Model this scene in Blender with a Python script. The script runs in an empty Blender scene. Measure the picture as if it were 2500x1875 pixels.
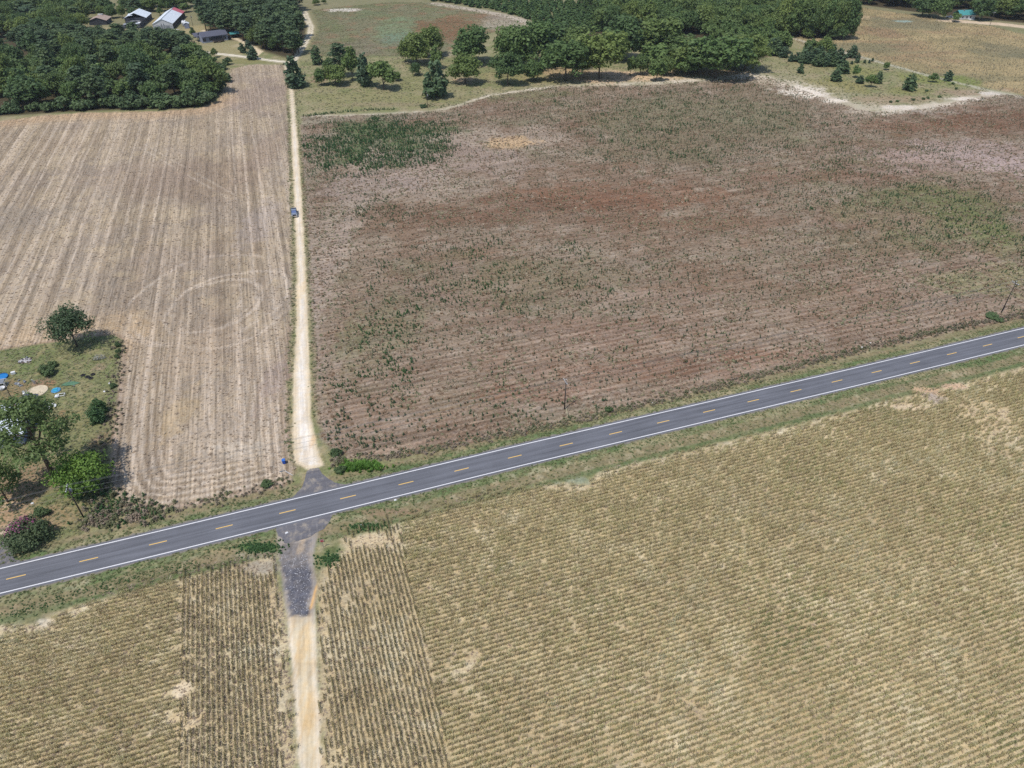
import bpy, math, random
import numpy as np
from mathutils import Vector, Matrix

SC = bpy.context.scene
COL = SC.collection
R = math.radians

# ------------------------------------------------------------------ camera, sky, sun, exposure
CAM_H, PITCH, FPX = 108.32, 0.65832, 1733.0          # drone height (m), tilt below the horizon, focal length (px of a 2500 px wide frame)
cam = bpy.data.cameras.new('camera'); camo = bpy.data.objects.new('camera', cam); COL.objects.link(camo)
camo.location = (0, 0, CAM_H); camo.rotation_euler = (math.pi/2-PITCH, 0, 0)
cam.sensor_width = 36; cam.lens = FPX/2500*36; cam.clip_start = 1; cam.clip_end = 8000
SC.camera = camo
SUNV = Vector((-0.32, -0.36, 1.0)).normalized()      # towards the sun
world = bpy.data.worlds.new('World'); SC.world = world; world.use_nodes = True
wn = world.node_tree
sky = wn.nodes.new('ShaderNodeTexSky'); sky.sky_type = 'NISHITA'; sky.sun_disc = False
sky.sun_elevation = math.asin(SUNV.z); sky.sun_rotation = math.atan2(SUNV.x, SUNV.y)
bg = wn.nodes['Background']; bg.inputs[1].default_value = 0.15
wn.links.new(sky.outputs[0], bg.inputs[0])
sun = bpy.data.lights.new('sun', 'SUN'); sun.energy = 3.6; sun.angle = R(0.53); sun.color = (1.0, 0.96, 0.9)
suno = bpy.data.objects.new('sun', sun); COL.objects.link(suno)
suno.rotation_euler = SUNV.to_track_quat('Z', 'Y').to_euler()
SC.view_settings.view_transform = 'Standard'; SC.view_settings.look = 'None'
SC.view_settings.exposure = 0.0; SC.view_settings.gamma = 1.0
SC.cycles.use_denoising = False
SC.cycles.max_bounces = 5; SC.cycles.transparent_max_bounces = 4

# ------------------------------------------------------------------ helpers
rng = np.random.default_rng(7); random.seed(7)
def lin(c): c = c/255.0; return c/12.92 if c <= 0.04045 else ((c+0.055)/1.055)**2.4
KLUM = 1.27
def alb(*c):                                         # surface colour from the tone it has in full sun
    return np.array([min(lin(v)/KLUM, 0.85) for v in c])
sP, cP = math.sin(PITCH), math.cos(PITCH)
def S(px, py):                                       # ground survey: point of the 2500x1875 frame -> metres on the ground
    dx, dy = (px-1250)/FPX, (937.5-py)/FPX
    d = (dx, cP+dy*sP, -sP+dy*cP); t = -CAM_H/d[2]
    return (d[0]*t, d[1]*t)
def D(x, y): return S(x*1.13020, y*1.13020)          # the same from a 2212 px wide print
def height(base, ypx):                               # height of something whose foot stands at base and whose top lies at row ypx
    x, y = base; k = (937.5-ypx)/FPX                 # (vy)/(vf)=k ; v=(x,y,h-H)
    # up.v = y*sP + (h-H)*cP ; fwd.v = y*cP - (h-H)*sP
    return CAM_H + y*(k*cP - sP)/(cP + k*sP)
def hash2(ix, iy, seed):
    h = (ix.astype(np.int64)*374761393 + iy.astype(np.int64)*668265263 + seed*974711) & 0x7fffffff
    h = ((h ^ (h >> 13))*1274126177) & 0x7fffffff
    return ((h ^ (h >> 16)) & 0xffff)/65535.0
def vnoise(x, y, seed):
    ix, iy = np.floor(x), np.floor(y); fx, fy = x-ix, y-iy
    fx, fy = fx*fx*(3-2*fx), fy*fy*(3-2*fy)
    a, b = hash2(ix, iy, seed), hash2(ix+1, iy, seed); c, d = hash2(ix, iy+1, seed), hash2(ix+1, iy+1, seed)
    return (a*(1-fx)+b*fx)*(1-fy)+(c*(1-fx)+d*fx)*fy
def fbm(x, y, size, octv=4, seed=1):                 # 0..1
    s, a, t = 0, 1.0, 0
    for k in range(octv):
        s = s+a*vnoise(x/size+17.3*k, y/size-9.1*k, seed+k); t += a; a *= 0.55; size = size/2.03
    return s/t
def ss(v, a, b):
    t = np.clip((v-a)/(b-a), 0, 1); return t*t*(3-2*t)
def seg_dist(x, y, pts, far=26.0):                    # exact up to `far` metres, else just large
    best = np.full(x.shape, 1e9)
    if x.size > 3000:
        P = np.array(pts); k = (x > P[:,0].min()-far) & (x < P[:,0].max()+far) & (y > P[:,1].min()-far) & (y < P[:,1].max()+far)
        if not k.all():
            if k.any(): best[k] = seg_dist(x[k], y[k], pts, 1e9)
            return best
        if far < 1e8: return seg_dist(x, y, pts, 1e9)
    x, y = x.astype(np.float32), y.astype(np.float32)
    for (ax, ay), (bx, by) in zip(pts[:-1], pts[1:]):
        dx, dy = bx-ax, by-ay; L = dx*dx+dy*dy+1e-9
        t = np.clip(((x-ax)*dx+(y-ay)*dy)/L, 0, 1)
        best = np.minimum(best, np.hypot(x-ax-t*dx, y-ay-t*dy))
    return best
def inside(x, y, poly):
    c = np.zeros(x.shape, bool); n = len(poly)
    for i in range(n):
        (ax, ay), (bx, by) = poly[i], poly[(i+1) % n]
        if ay == by: continue
        c ^= ((ay > y) != (by > y)) & (x < (bx-ax)*(y-ay)/(by-ay)+ax)
    return c
def sdist(x, y, poly):                               # positive inside
    d = seg_dist(x, y, list(poly)+[poly[0]]); ins = inside(x, y, poly)
    return np.where(ins, d, -d)

def tag(o, label, cat=None, group=None, kind=None):
    o['label'] = label
    if cat: o['category'] = cat
    if group: o['group'] = group
    if kind: o['kind'] = kind
    return o
def obj(name, me, parent=None, loc=None, rz=0):
    o = bpy.data.objects.new(name, me); COL.objects.link(o)
    if parent is not None: o.parent = parent
    if loc is not None: o.location = loc
    o.rotation_euler[2] = rz
    return o
def empty(name, x, y, rz=0, z=0.0):
    o = bpy.data.objects.new(name, None); COL.objects.link(o); o.empty_display_size = 0.5
    o.location = (x, y, z); o.rotation_euler[2] = rz
    return o

class MB:                                            # collects shapes, builds ONE mesh
    def __init__(s): s.v, s.f = [], []
    def add(s, vs, fs):
        k = len(s.v); s.v += [tuple(v) for v in vs]; s.f += [tuple(i+k for i in f) for f in fs]; return s
    def box(s, c, d, rz=0, top=1.0, rx=0):
        x, y, z = d[0]/2, d[1]/2, d[2]/2
        vs = [(-x,-y,-z),(x,-y,-z),(x,y,-z),(-x,y,-z),(-x*top,-y*top,z),(x*top,-y*top,z),(x*top,y*top,z),(-x*top,y*top,z)]
        m = Matrix.Translation(c) @ Matrix.Rotation(rz, 4, 'Z') @ Matrix.Rotation(rx, 4, 'X')
        return s.add([m @ Vector(v) for v in vs], [(0,3,2,1),(4,5,6,7),(0,1,5,4),(1,2,6,5),(2,3,7,6),(3,0,4,7)])
    def tube(s, pts, rad, n=6):
        pts = [Vector(p) for p in pts]; k0 = len(s.v)
        for i, p in enumerate(pts):
            t = (pts[min(i+1, len(pts)-1)]-pts[max(i-1, 0)]).normalized()
            a = t.orthogonal().normalized() if abs(t.z) < .99 else Vector((1, 0, 0)); b = t.cross(a)
            r = rad[i] if isinstance(rad, (list, tuple)) else rad
            for j in range(n):
                q = 2*math.pi*j/n; s.v.append(tuple(p+(a*math.cos(q)+b*math.sin(q))*r))
        for i in range(len(pts)-1):
            for j in range(n):
                s.f.append((k0+i*n+j, k0+i*n+(j+1) % n, k0+(i+1)*n+(j+1) % n, k0+(i+1)*n+j))
        s.f.append(tuple(k0+j for j in reversed(range(n)))); e = k0+(len(pts)-1)*n; s.f.append(tuple(e+j for j in range(n)))
        return s
    def prism(s, prof, x0, x1):                      # (y,z) profile swept along x
        n = len(prof); vs = [(x0, y, z) for y, z in prof]+[(x1, y, z) for y, z in prof]
        fs = [(i, (i+1) % n, n+(i+1) % n, n+i) for i in range(n)]+[tuple(reversed(range(n))), tuple(range(n, 2*n))]
        return s.add(vs, fs)
    def lathe(s, prof, c=(0, 0, 0), n=14, sx=1.0):   # (r,z) profile about z
        k = len(s.v)
        for r, z in prof:
            for j in range(n):
                q = 2*math.pi*j/n; s.v.append((c[0]+r*sx*math.cos(q), c[1]+r*math.sin(q), c[2]+z))
        for i in range(len(prof)-1):
            for j in range(n):
                s.f.append((k+i*n+j, k+i*n+(j+1) % n, k+(i+1)*n+(j+1) % n, k+(i+1)*n+j))
        s.f.append(tuple(k+j for j in reversed(range(n)))); e = k+(len(prof)-1)*n; s.f.append(tuple(e+j for j in range(n)))
        return s
    def mesh(s, name, mat, smooth=False):
        me = bpy.data.meshes.new(name); me.from_pydata(s.v, [], s.f); me.update()
        if mat: me.materials.append(mat)
        if smooth:
            for p in me.polygons: p.use_smooth = True
        return me
    def build(s, name, mat, parent=None, loc=None, rz=0, smooth=False):
        return obj(name, s.mesh(name, mat, smooth), parent, loc, rz)

# ------------------------------------------------------------------ materials
def nt(name):
    m = bpy.data.materials.new(name); m.use_nodes = True; t = m.node_tree
    return m, t, t.nodes['Principled BSDF']
def node(t, typ, **kw):
    n = t.nodes.new(typ)
    for k, v in kw.items(): setattr(n, k, v)
    return n
def math_n(t, op, a, b=None):
    n = node(t, 'ShaderNodeMath', operation=op)
    for i, v in enumerate((a, b)):
        if v is None: continue
        if isinstance(v, (int, float)): n.inputs[i].default_value = v
        else: t.links.new(v, n.inputs[i])
    return n.outputs[0]
def mixc(t, fac, a, b, typ='MIX'):
    n = node(t, 'ShaderNodeMix', data_type='RGBA', blend_type=typ)
    for sock, v in ((n.inputs[0], fac), (n.inputs[6], a), (n.inputs[7], b)):
        if isinstance(v, (int, float)): sock.default_value = v
        elif isinstance(v, (tuple, list, np.ndarray)): sock.default_value = (*[float(q) for q in v[:3]], 1)
        else: t.links.new(v, sock)
    return n.outputs[2]
def noise(t, vec, scale, detail=3, rough=0.6):
    n = node(t, 'ShaderNodeTexNoise'); n.inputs['Scale'].default_value = scale; n.inputs['Detail'].default_value = detail
    n.inputs['Roughness'].default_value = rough
    if vec is not None: t.links.new(vec, n.inputs['Vector'])
    return n.outputs['Fac']
def remap(t, v, a, b, c, d):
    n = node(t, 'ShaderNodeMapRange'); n.inputs[1].default_value = a; n.inputs[2].default_value = b
    n.inputs[3].default_value = c; n.inputs[4].default_value = d; t.links.new(v, n.inputs[0]); return n.outputs[0]
def mapped(t, vec, rz=0, scale=(1, 1, 1)):
    n = node(t, 'ShaderNodeMapping', vector_type='TEXTURE'); n.inputs['Rotation'].default_value = (0, 0, rz)
    n.inputs['Scale'].default_value = scale; t.links.new(vec, n.inputs['Vector']); return n.outputs[0]
def plain(name, rgb, rough=0.7, metal=0.0, var=0.12, scale=3.0, spec=0.3, streak=None):
    m, t, b = nt(name); g = node(t, 'ShaderNodeTexCoord').outputs['Object']
    if streak: g = mapped(t, g, 0, streak)
    n = noise(t, g, scale, 4)
    k = remap(t, n, 0.25, 0.75, 1-var, 1+var)
    c = mixc(t, 1.0, rgb, k, 'MULTIPLY'); t.links.new(c, b.inputs['Base Color'])
    b.inputs['Roughness'].default_value = rough; b.inputs['Metallic'].default_value = metal
    b.inputs['Specular IOR Level'].default_value = spec
    return m
def ground_mat(name, rowrot=0.0, grain=0.5, streak=0.25, gsize=0.55, slen=7.0, swid=0.55, bump=0.35, long=None):
    """soil colour comes from the sheet's own colour attribute; grain and drill rows from noise in metres"""
    m, t, b = nt(name)
    col = node(t, 'ShaderNodeAttribute', attribute_name='Col').outputs['Color']
    pos = node(t, 'ShaderNodeNewGeometry').outputs['Position']
    g = noise(t, pos, 1.0/gsize, 3, 0.7)
    s = noise(t, mapped(t, pos, rowrot, (swid, slen, 1)), 1.0, 2, 0.6)
    big = noise(t, pos, 0.21, 3, 0.6)
    k = math_n(t, 'ADD', remap(t, g, 0.28, 0.72, 1-grain, 1+grain), remap(t, s, 0.3, 0.7, -streak, streak))
    k = math_n(t, 'ADD', k, remap(t, big, 0.3, 0.7, -0.07, 0.07))
    if long:                                          # (strength, [(width, length), ...]) passes of the machines
        for wd, ln, st in long:
            q = noise(t, mapped(t, pos, rowrot, (wd, ln, 1)), 1.0, 1, .5); k = math_n(t, 'ADD', k, remap(t, q, .36, .64, -st, st))
    c = mixc(t, 1.0, col, k, 'MULTIPLY')
    hs = noise(t, pos, 0.8, 2); c2 = mixc(t, 1.0, c, (1.05, 0.99, 0.90), 'MULTIPLY'); c = mixc(t, remap(t, hs, 0.35, 0.65, 0, 1), c, c2)
    t.links.new(c, b.inputs['Base Color']); b.inputs['Roughness'].default_value = 0.95; b.inputs['Specular IOR Level'].default_value = 0.1
    bp = node(t, 'ShaderNodeBump'); bp.inputs['Strength'].default_value = bump; bp.inputs['Distance'].default_value = 0.25
    t.links.new(g, bp.inputs['Height']); t.links.new(bp.outputs[0], b.inputs['Normal'])
    return m
def leaf_mat(name, cols, trans=0.25, patch=None, rough=0.6):
    """cols: list of albedos spread over plants at random; 'Tint' attribute varies leaf by leaf"""
    m, t, b = nt(name)
    rnd = node(t, 'ShaderNodeObjectInfo').outputs['Random']
    ramp = node(t, 'ShaderNodeValToRGB'); cr = ramp.color_ramp
    for i, c in enumerate(cols):
        e = cr.elements[i] if i < 2 else cr.elements.new(0.5)
    for i, c in enumerate(cols):
        cr.elements[i].position = i/max(1, len(cols)-1)
    for i, c in enumerate(cols): cr.elements[i].color = (*[float(q) for q in c], 1)
    if patch:                                        # patchy stand: part of the choice follows the soil
        pos = node(t, 'ShaderNodeNewGeometry').outputs['Position']
        n = noise(t, pos, 1.0/patch, 3); f = math_n(t, 'ADD', math_n(t, 'MULTIPLY', rnd, 0.45), remap(t, n, 0.32, 0.68, 0, 0.55))
        t.links.new(f, ramp.inputs[0])
    else: t.links.new(rnd, ramp.inputs[0])
    tint = node(t, 'ShaderNodeAttribute', attribute_name='Tint').outputs['Fac']
    c = mixc(t, 1.0, ramp.outputs[0], remap(t, tint, 0, 1, 0.55, 1.5), 'MULTIPLY')
    t.links.new(c, b.inputs['Base Color']); b.inputs['Roughness'].default_value = rough; b.inputs['Specular IOR Level'].default_value = 0.25
    if trans:
        tr = node(t, 'ShaderNodeBsdfTranslucent'); t.links.new(c, tr.inputs[0])
        mx = node(t, 'ShaderNodeMixShader'); mx.inputs[0].default_value = trans
        t.links.new(b.outputs[0], mx.inputs[1]); t.links.new(tr.outputs[0], mx.inputs[2])
        t.links.new(mx.outputs[0], t.nodes['Material Output'].inputs[0])
    return m
M = {}
M['soil'] = ground_mat('pasture_ground', 0, 0.34, 0.10, 0.7, 3, 0.8)
M['stubble'] = ground_mat('stubble_ground', R(18), 0.28, 0.26, 0.55, 9.0, 0.42, long=[(.55, 90, .11), (1.5, 160, .11), (3.4, 200, .07)])
M['fallow'] = ground_mat('fallow_ground', R(-71), 0.44, 0.16, 0.6, 6.0, 0.6, long=[(.9, 26, .12), (2.6, 40, .09)])
M['cornsoil'] = ground_mat('corn_ground', R(-71), 0.26, 0.15, 0.5, 6, 0.4)
M['farcorn'] = ground_mat('far_corn_ground', R(40), 0.42, 0.12, 1.3, 3, 1.2, 0.6)
M['sand'] = ground_mat('sand_ground', R(14.5), 0.10, 0.12, 0.8, 12, 0.5, 0.12)

# ------------------------------------------------------------------ layout (metres)
RO = np.array([-93.055, 81.4245]); RA = 0.33061
RU = np.array([math.cos(RA), math.sin(RA)]); RN = np.array([-RU[1], RU[0]])
WOB_U = [-60, 0, 27, 42, 76, 100, 140, 190, 250, 400]; WOB_V = [-.2, -.14, -.10, 0, .12, .28, .1, -.14, -.08, 0]
def road_v(u): return np.interp(u, WOB_U, WOB_V)
def road_pt(u, v, z=0.0):
    p = RO+RU*u+RN*(v+road_v(u)); return (p[0], p[1], z)
def road_uv(x, y):
    dx, dy = x-RO[0], y-RO[1]; u = dx*RU[0]+dy*RU[1]; return u, dx*RN[0]+dy*RN[1]-road_v(u)

DL = [D(*p) for p in [(668,1015),(635,1000),(632,940),(632,850),(640,700),(641,600),(636,450),(631,330),(627,230),(624,170),(612,136)]]
DR = [D(*p) for p in [(632,133),(632,170),(636,220),(643,300),(650,400),(656,500),(663,640),(668,750),(672,900),(690,985),(700,1005)]]
LANE = DL+DR
LOWER = [D(*p) for p in [(598,1150),(602,1200),(608,1262),(620,1330),(630,1450),(640,1560),(650,1700),(697,1700),(692,1580),(687,1480),(682,1350),(683,1260),(678,1200),(690,1140)]]
DRIVE = [D(*p) for p in [(618,134),(580,130),(540,124),(480,117),(420,110),(400,100)]]
DRIVE2 = [D(*p) for p in [(546,124),(562,112),(545,100),(520,88),(498,80),(480,78),(462,76),(440,66)]]
TRACK = [D(*p) for p in [(630,138),(640,122),(655,100),(670,72),(672,58),(664,42),(657,24)]]
STUB = [D(*p) for p in [(-120,268),(0,262),(90,250),(180,243),(340,241),(430,234),(468,218),(486,190),(498,150),(540,139),(612,140),
        (618,160),(623,250),(628,400),(634,600),(628,760),(626,850),(626,950),(640,1010),(632,1042),(580,1060),(450,1090),(340,1108),(268,1102),(240,1060),(235,1000),(240,930),(250,850),(258,780),(262,735),(243,724),(160,732),(100,742),(0,757),(-160,775)]]
FALL = [D(*p) for p in [(652,250),(760,250),(900,243),(962,238),(1000,226),(1060,207),(1200,187),(1400,184),(1560,172),(1620,164),(1660,168),(1700,182),(1780,212),(1850,236),(1900,242),(1990,236),(2150,203),(2212,206),(2420,235),
        (2420,628),(2212,688),(1900,752),(1560,838),(1230,918),(1000,962),(850,990),(740,992),(700,960),(680,900),(674,750),(668,640),(661,500),(655,400),(648,300)]]
CORN_R = [D(*p) for p in [(700,1210),(742,1190),(735,1140),(800,1130),(840,1112),(900,1100),(1000,1072),(1150,1042),(1270,1046),(1300,1012),(1500,972),(1700,922),(1960,852),(2212,792),(2460,735),(2460,1800),(695,1800),(688,1480),(684,1300)]]
CORN_HEAD = [D(*p) for p in [(690,1110),(855,1110),(880,1220),(920,1400),(985,1700),(690,1700),(680,1300)]]      # rows along the farm road
CORN_L = [D(*p) for p in [(-150,1352),(0,1350),(100,1352),(120,1330),(260,1268),(430,1222),(560,1196),(594,1190),(604,1262),(616,1330),(628,1480),(640,1700),(-260,1800)]]
CORN_LH = [D(*p) for p in [(390,1180),(600,1180),(640,1700),(380,1700)]]
FARF = [D(*p) for p in [(672,22),(760,12),(850,4),(940,6),(1040,22),(1110,36),(1150,52),(1060,72),(1000,92),(950,120),(880,122),(700,122),(664,118),(672,90),(688,66),(682,40)]]
FARCORN = [D(*p) for p in [(1690,74),(1850,66),(1844,14),(1960,30),(2060,48),(2140,56),(2212,74),(2500,100),(2500,250),(2212,205),(2140,192),(2000,160),(1880,126),(1800,108),(1730,96)]]
FALL2 = [D(*p) for p in [(1240,0),(1275,-8),(1450,-20),(1450,8),(1270,11)]]
YARD = [D(*p) for p in [(-200,778),(0,757),(100,742),(243,724),(262,735),(255,830),(240,930),(234,1000),(240,1060),(262,1104),(190,1150),(60,1185),(-200,1250)]]
SANDSTRIP = [D(*p) for p in [(655,252),(800,247),(900,242),(960,236),(1005,222),(1060,205),(1200,187),(1330,182),(1450,177),(1560,170),(1610,163),(1650,166),(1700,182),(1760,202),(1810,218),(1860,234),(1920,240),(1990,234),(2080,216),(2155,200)]]
FARLANE = [D(*p) for p in [(1695,78),(1870,126),(2000,162),(2155,200),(2300,226)]]

zb = lambda x, y: S(600+.18083*x, 1250+.18083*y)
MILL = [zb(*p) for p in [(500,400),(470,480),(440,585),(480,800),(525,900),(500,990),(545,1150),(592,1250),(605,1405),(700,1415),(850,1440),(885,1380),(868,1250),(880,1150),(888,1000),(900,850),(872,700),(850,580),(860,480),(880,370),(700,400),(560,420)]]
def blob(x, y, px, py, wx, wy, seed=3, amp=0.5, nsize=None):
    c = D(px, py); a, b = D(px+wx, py), D(px-wx, py); u, v = D(px, py+wy), D(px, py-wy)
    rx, ry = abs(a[0]-b[0])/2, abs(u[1]-v[1])/2
    e = np.hypot((x-c[0])/rx, (y-c[1])/ry); out = np.zeros(x.shape); k = e < 1.15+amp*1.1
    if k.any(): out[k] = ss(-(e[k]+(fbm(x[k], y[k], nsize or max(1.5, 0.5*min(rx, ry)), 4, seed)-0.5)*amp*2.2), -1.15, -0.55)
    return out

def grass_mix(x, y, a, b, c, size=9, seed=5):
    n1 = fbm(x, y, size, 4, seed); n2 = fbm(x, y, size*0.35, 4, seed+9)
    C = a+(b-a)*ss(n1, .38, .66)[:, None]; return C+(c-C)*(ss(n2, .5, .74)*0.8)[:, None]

def surface(x, y):
    """colour of the bare ground and low cover at (x, y)"""
    A = alb; lay = lambda C, m, c: C+(np.asarray(c)-C)*np.clip(m, 0, 1)[:, None]
    C = grass_mix(x, y, A(146,142,108), A(130,134,94), A(164,152,124), 11, 5)
    wob = (fbm(x, y, 4.0, 4, 31)-.5)
    sd = lambda poly: sdist(x, y, poly)+wob*2.4
    # far waste ground behind the barns
    far = ss(y, 520, 560)
    C = lay(C, far*.7, A(132,128,100))
    # ---- distant field
    m = ss(sd(FARF), -1, 2); F = grass_mix(x, y, A(126,124,98), A(116,120,86), A(142,116,92), 22, 41)
    for (px,py,wx,wy,c,a) in [(950,62,90,28,(128,98,74),.85),(1060,40,50,14,(140,108,86),.6),(855,62,50,26,(122,140,108),.75),(860,85,45,16,(112,136,118),.6),(1090,55,60,14,(176,168,152),.7),(700,50,30,20,(118,122,92),.6),(780,100,60,20,(128,120,104),.6),(1100,38,60,10,(150,140,128),.7),(800,30,60,10,(104,120,84),.5)]:
        F = lay(F, blob(x,y,px,py,wx,wy,int(px),.6)*a, A(*c))
    C = np.where(m[:, None] > 0, C+(F-C)*m[:, None], C)
    C = lay(C, blob(x,y,745,22,38,4,5,.5)*.9, A(212,206,196))
    d = np.abs(seg_dist(x, y, [D(940,8),D(1040,24),D(1110,38),D(1152,54)])+wob*3); C = lay(C, ss(-d, -7, -2)*.8, A(196,184,170))
    # ---- far corn on the right
    m = ss(sd(FARCORN), -1, 2); F = grass_mix(x, y, A(168,152,116), A(150,138,104), A(178,160,122), 30, 51)
    n = fbm(x*0.35, y, 26, 3, 57); F = lay(F, ss(n, .5, .72)*.75, A(128,124,98)); n = fbm(x*.4, y, 15, 3, 58); F = lay(F, ss(n, .56, .76)*.5, A(150,122,98))
    F = lay(F, blob(x,y,1960,52,90,18,6,.6)*.7, A(124,122,98)); F = lay(F, blob(x,y,2170,110,70,16,6,.6)*.7, A(126,122,98)); F = lay(F, blob(x,y,1900,70,60,12,6,.6)*.6, A(142,114,94))
    F = lay(F, blob(x,y,1950,46,22,2.5,8,.3), A(150,168,160)); F = lay(F, blob(x,y,1850,36,30,6,8,.5)*.8, A(186,166,134))
    C = C+(F-C)*m[:, None]
    # ---- pasture with the trees
    for (px,py,wx,wy,c,a) in [(800,215,170,22,(140,138,98),.7),(760,150,100,12,(126,132,92),.7),(1020,215,60,8,(140,134,98),.6),(900,180,60,20,(136,135,94),.6),(840,226,150,6,(150,138,112),.7),(1150,165,120,16,(150,142,98),.6),(1310,166,120,17,(206,180,150),1.0),(1420,164,80,15,(214,188,156),1.0),(1230,158,80,14,(180,156,124),.8),(1550,158,80,8,(196,164,136),.8),(690,170,22,10,(158,130,112),.6),(1000,172,24,6,(186,160,132),.8),(1800,185,80,18,(146,140,92),.7),(1840,150,60,16,(136,138,84),.7),(2070,175,50,14,(122,136,74),.8),(1990,170,60,14,(132,138,80),.7),(1920,215,90,10,(158,140,116),.8),(2080,200,60,8,(160,140,120),.8),(1745,140,50,20,(150,142,104),.6),(1960,195,60,10,(140,138,90),.6),(1830,125,40,6,(160,142,124),.7),
                             (930,118,80,4,(168,158,138),.6),(1180,140,24,8,(190,168,140),.7),(1000,178,12,4,(190,168,142),.8),(985,145,10,5,(176,150,120),.7),(1080,140,14,5,(190,160,130),.7)]:
        C = lay(C, blob(x,y,px,py,wx,wy,int(px),.5)*a, A(*c))
    # ---- farmyard lawn
    for (px,py,wx,wy,c,a) in [(500,105,75,14,(156,148,112),.9),(430,65,60,12,(166,154,116),.8),(480,55,30,14,(160,152,112),.7),(520,98,20,4,(190,178,150),.7),(470,72,60,6,(208,186,150),.9),(240,62,30,6,(170,158,122),.8),(320,45,30,10,(164,150,112),.8),(530,132,60,6,(136,134,92),.9),(560,80,20,6,(206,180,150),.8)]:
        C = lay(C, blob(x,y,px,py,wx,wy,int(px)+1,.5)*a, A(*c))
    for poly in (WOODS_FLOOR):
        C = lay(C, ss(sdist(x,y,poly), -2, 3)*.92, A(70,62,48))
    # ---- stubble
    m = ss(sd(STUB), -.8, .8); F = grass_mix(x, y, A(166,151,130), A(154,141,126), A(178,162,137), 16, 61)
    ca, sa = math.cos(R(18)), math.sin(R(18)); a_ = x*ca+y*sa; b_ = -x*sa+y*ca          # across / along the drill rows
    turn = ss(y, 178, 158)                                                               # south end was cut in loops
    a2 = a_+1.6*(fbm(x,y,40,2,66)-.5)
    st = fbm(a2, b_*0.02, 1.5, 3, 63); F = lay(F, ss(st,.5,.72)*.6, A(190,174,154)); F = lay(F, ss(st,.5,.28)*.45, A(142,126,108))
    w = np.abs(((a2+2.2*fbm(b_,b_*0,60,1,68)) % 3.05)-1.5); F = lay(F, ss(-w, -.4, -.05)*.5*ss(fbm(a2,b_*.03,9,2,69),.45,.6), A(196,182,164))
    bl = fbm(a2*0.5, b_*0.2, 12, 3, 64); F = lay(F, ss(bl,.52,.7)*.5, A(134,116,100))
    for off in (-2.1, 2.1): 
        w = np.abs(((a2+off+4.6) % 9.2)-4.6); F = lay(F, ss(-w, -.6, -.1)*.55*ss(fbm(a2,b_*.04,14,2,67),.4,.58), A(204,190,174))
    for w0,(p0,p1) in ((.6,(D(300,318),D(570,472))),(.5,(D(312,312),D(580,462)))):
        dd = seg_dist(x,y,[p0,p1]); F = lay(F, ss(-dd,-w0,-.1)*.5*ss(fbm(x,y,9,2,70),.35,.55), A(206,194,178))
    # headland along the wood and the yard: cut along the edge
    eh = seg_dist(x,y,[D(-120,268),D(0,262),D(90,250),D(180,243),D(340,241),D(430,234),D(468,218)]); F = lay(F, ss(-eh+wob*3,-16,-5)*.75, A(184,158,128)); F = lay(F, ss(np.abs((eh % 4.2)-2.1)*-1,-.9,-.1)*ss(-eh,-20,-12)*.5, A(200,178,150))
    ey = seg_dist(x,y,[D(-160,775),D(0,757),D(100,742),D(243,724)]); k = ss(-ey+wob*4,-16,-6); F = lay(F, k*.7, A(188,164,132)); F = lay(F, ss(-np.abs((ey % 3.0)-1.5),-.7,0)*k*.4, A(206,188,162))
    # turning circles
    for (px,py,rr) in ((485,655,9.0),(470,655,13.0),(500,660,17.0),(455,640,21.0),(410,660,15.0)):
        c = D(px,py); e = np.hypot(x-c[0], (y-c[1])*.8); F = lay(F, ss(-np.abs(e-rr+5*(fbm(x,y,18,2,int(px))-.5)),-.9,-.2)*.55*ss(fbm(x,y,12,2,int(px)+1),.4,.55), A(202,188,172)); F = lay(F, ss(-np.abs(e-rr-1.6+5*(fbm(x,y,18,2,int(px))-.5)),-.8,-.15)*.25, A(144,128,112))
    # rows of the near lobe (visible stubble rows)
    row = np.abs(((a_ % 0.98)/0.98)-.5)*2; F = lay(F, ss(row,.45,.9)*.5*turn, A(190,174,156)); F = lay(F, ss(row,.4,.05)*.6*turn, A(116,102,86))
    w = np.abs(((a_+3) % 7.4)-3.7); F = lay(F, ss(-w,-1.2,-.3)*.5*turn, A(204,188,170))
    ed = sdist(x,y,STUB); F = lay(F, ss(-np.abs((ed % 1.9)-.95),-.5,0)*ss(-ed,-15,-9)*.6*turn*ss(y,150,138), A(206,192,176)); F = lay(F, ss(-np.abs(((ed+.95) % 1.9)-.95),-.45,0)*ss(-ed,-15,-9)*.5*turn*ss(y,150,138), A(126,110,94)); F = lay(F, ss(-ed,-2.2,-.4)*.6*turn, A(150,128,112))
    for (px,py,wx,wy,c,a) in [(60,470,90,40,(150,140,128),.5),(380,560,120,30,(152,138,128),.4),(300,380,130,40,(150,134,122),.4),(560,480,40,60,(172,160,152),.5),(470,940,110,50,(180,166,150),.5),(420,760,90,60,(178,160,138),.4),(590,820,30,70,(158,142,134),.5),(560,205,60,40,(150,134,126),.5),(570,330,40,60,(152,134,120),.5),(520,970,70,22,(196,184,168),.6),(380,900,40,60,(176,156,124),.5)]:
        F = lay(F, blob(x,y,px,py,wx,wy,int(px)+2,.6)*a, A(*c))
    C = C+(F-C)*m[:, None]
    # ---- fallow
    m = ss(sd(FALL), -1.2, 1.2); F = grass_mix(x, y, A(142,129,116), A(134,116,102), A(158,147,136), 15, 71)
    ur, vr = road_uv(x, y)
    st = fbm(ur*0.05, vr, 1.4, 3, 73); F = lay(F, ss(st,.5,.76)*.34, A(164,147,136)); F = lay(F, ss(st,.48,.24)*.4, A(120,92,77))
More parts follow.
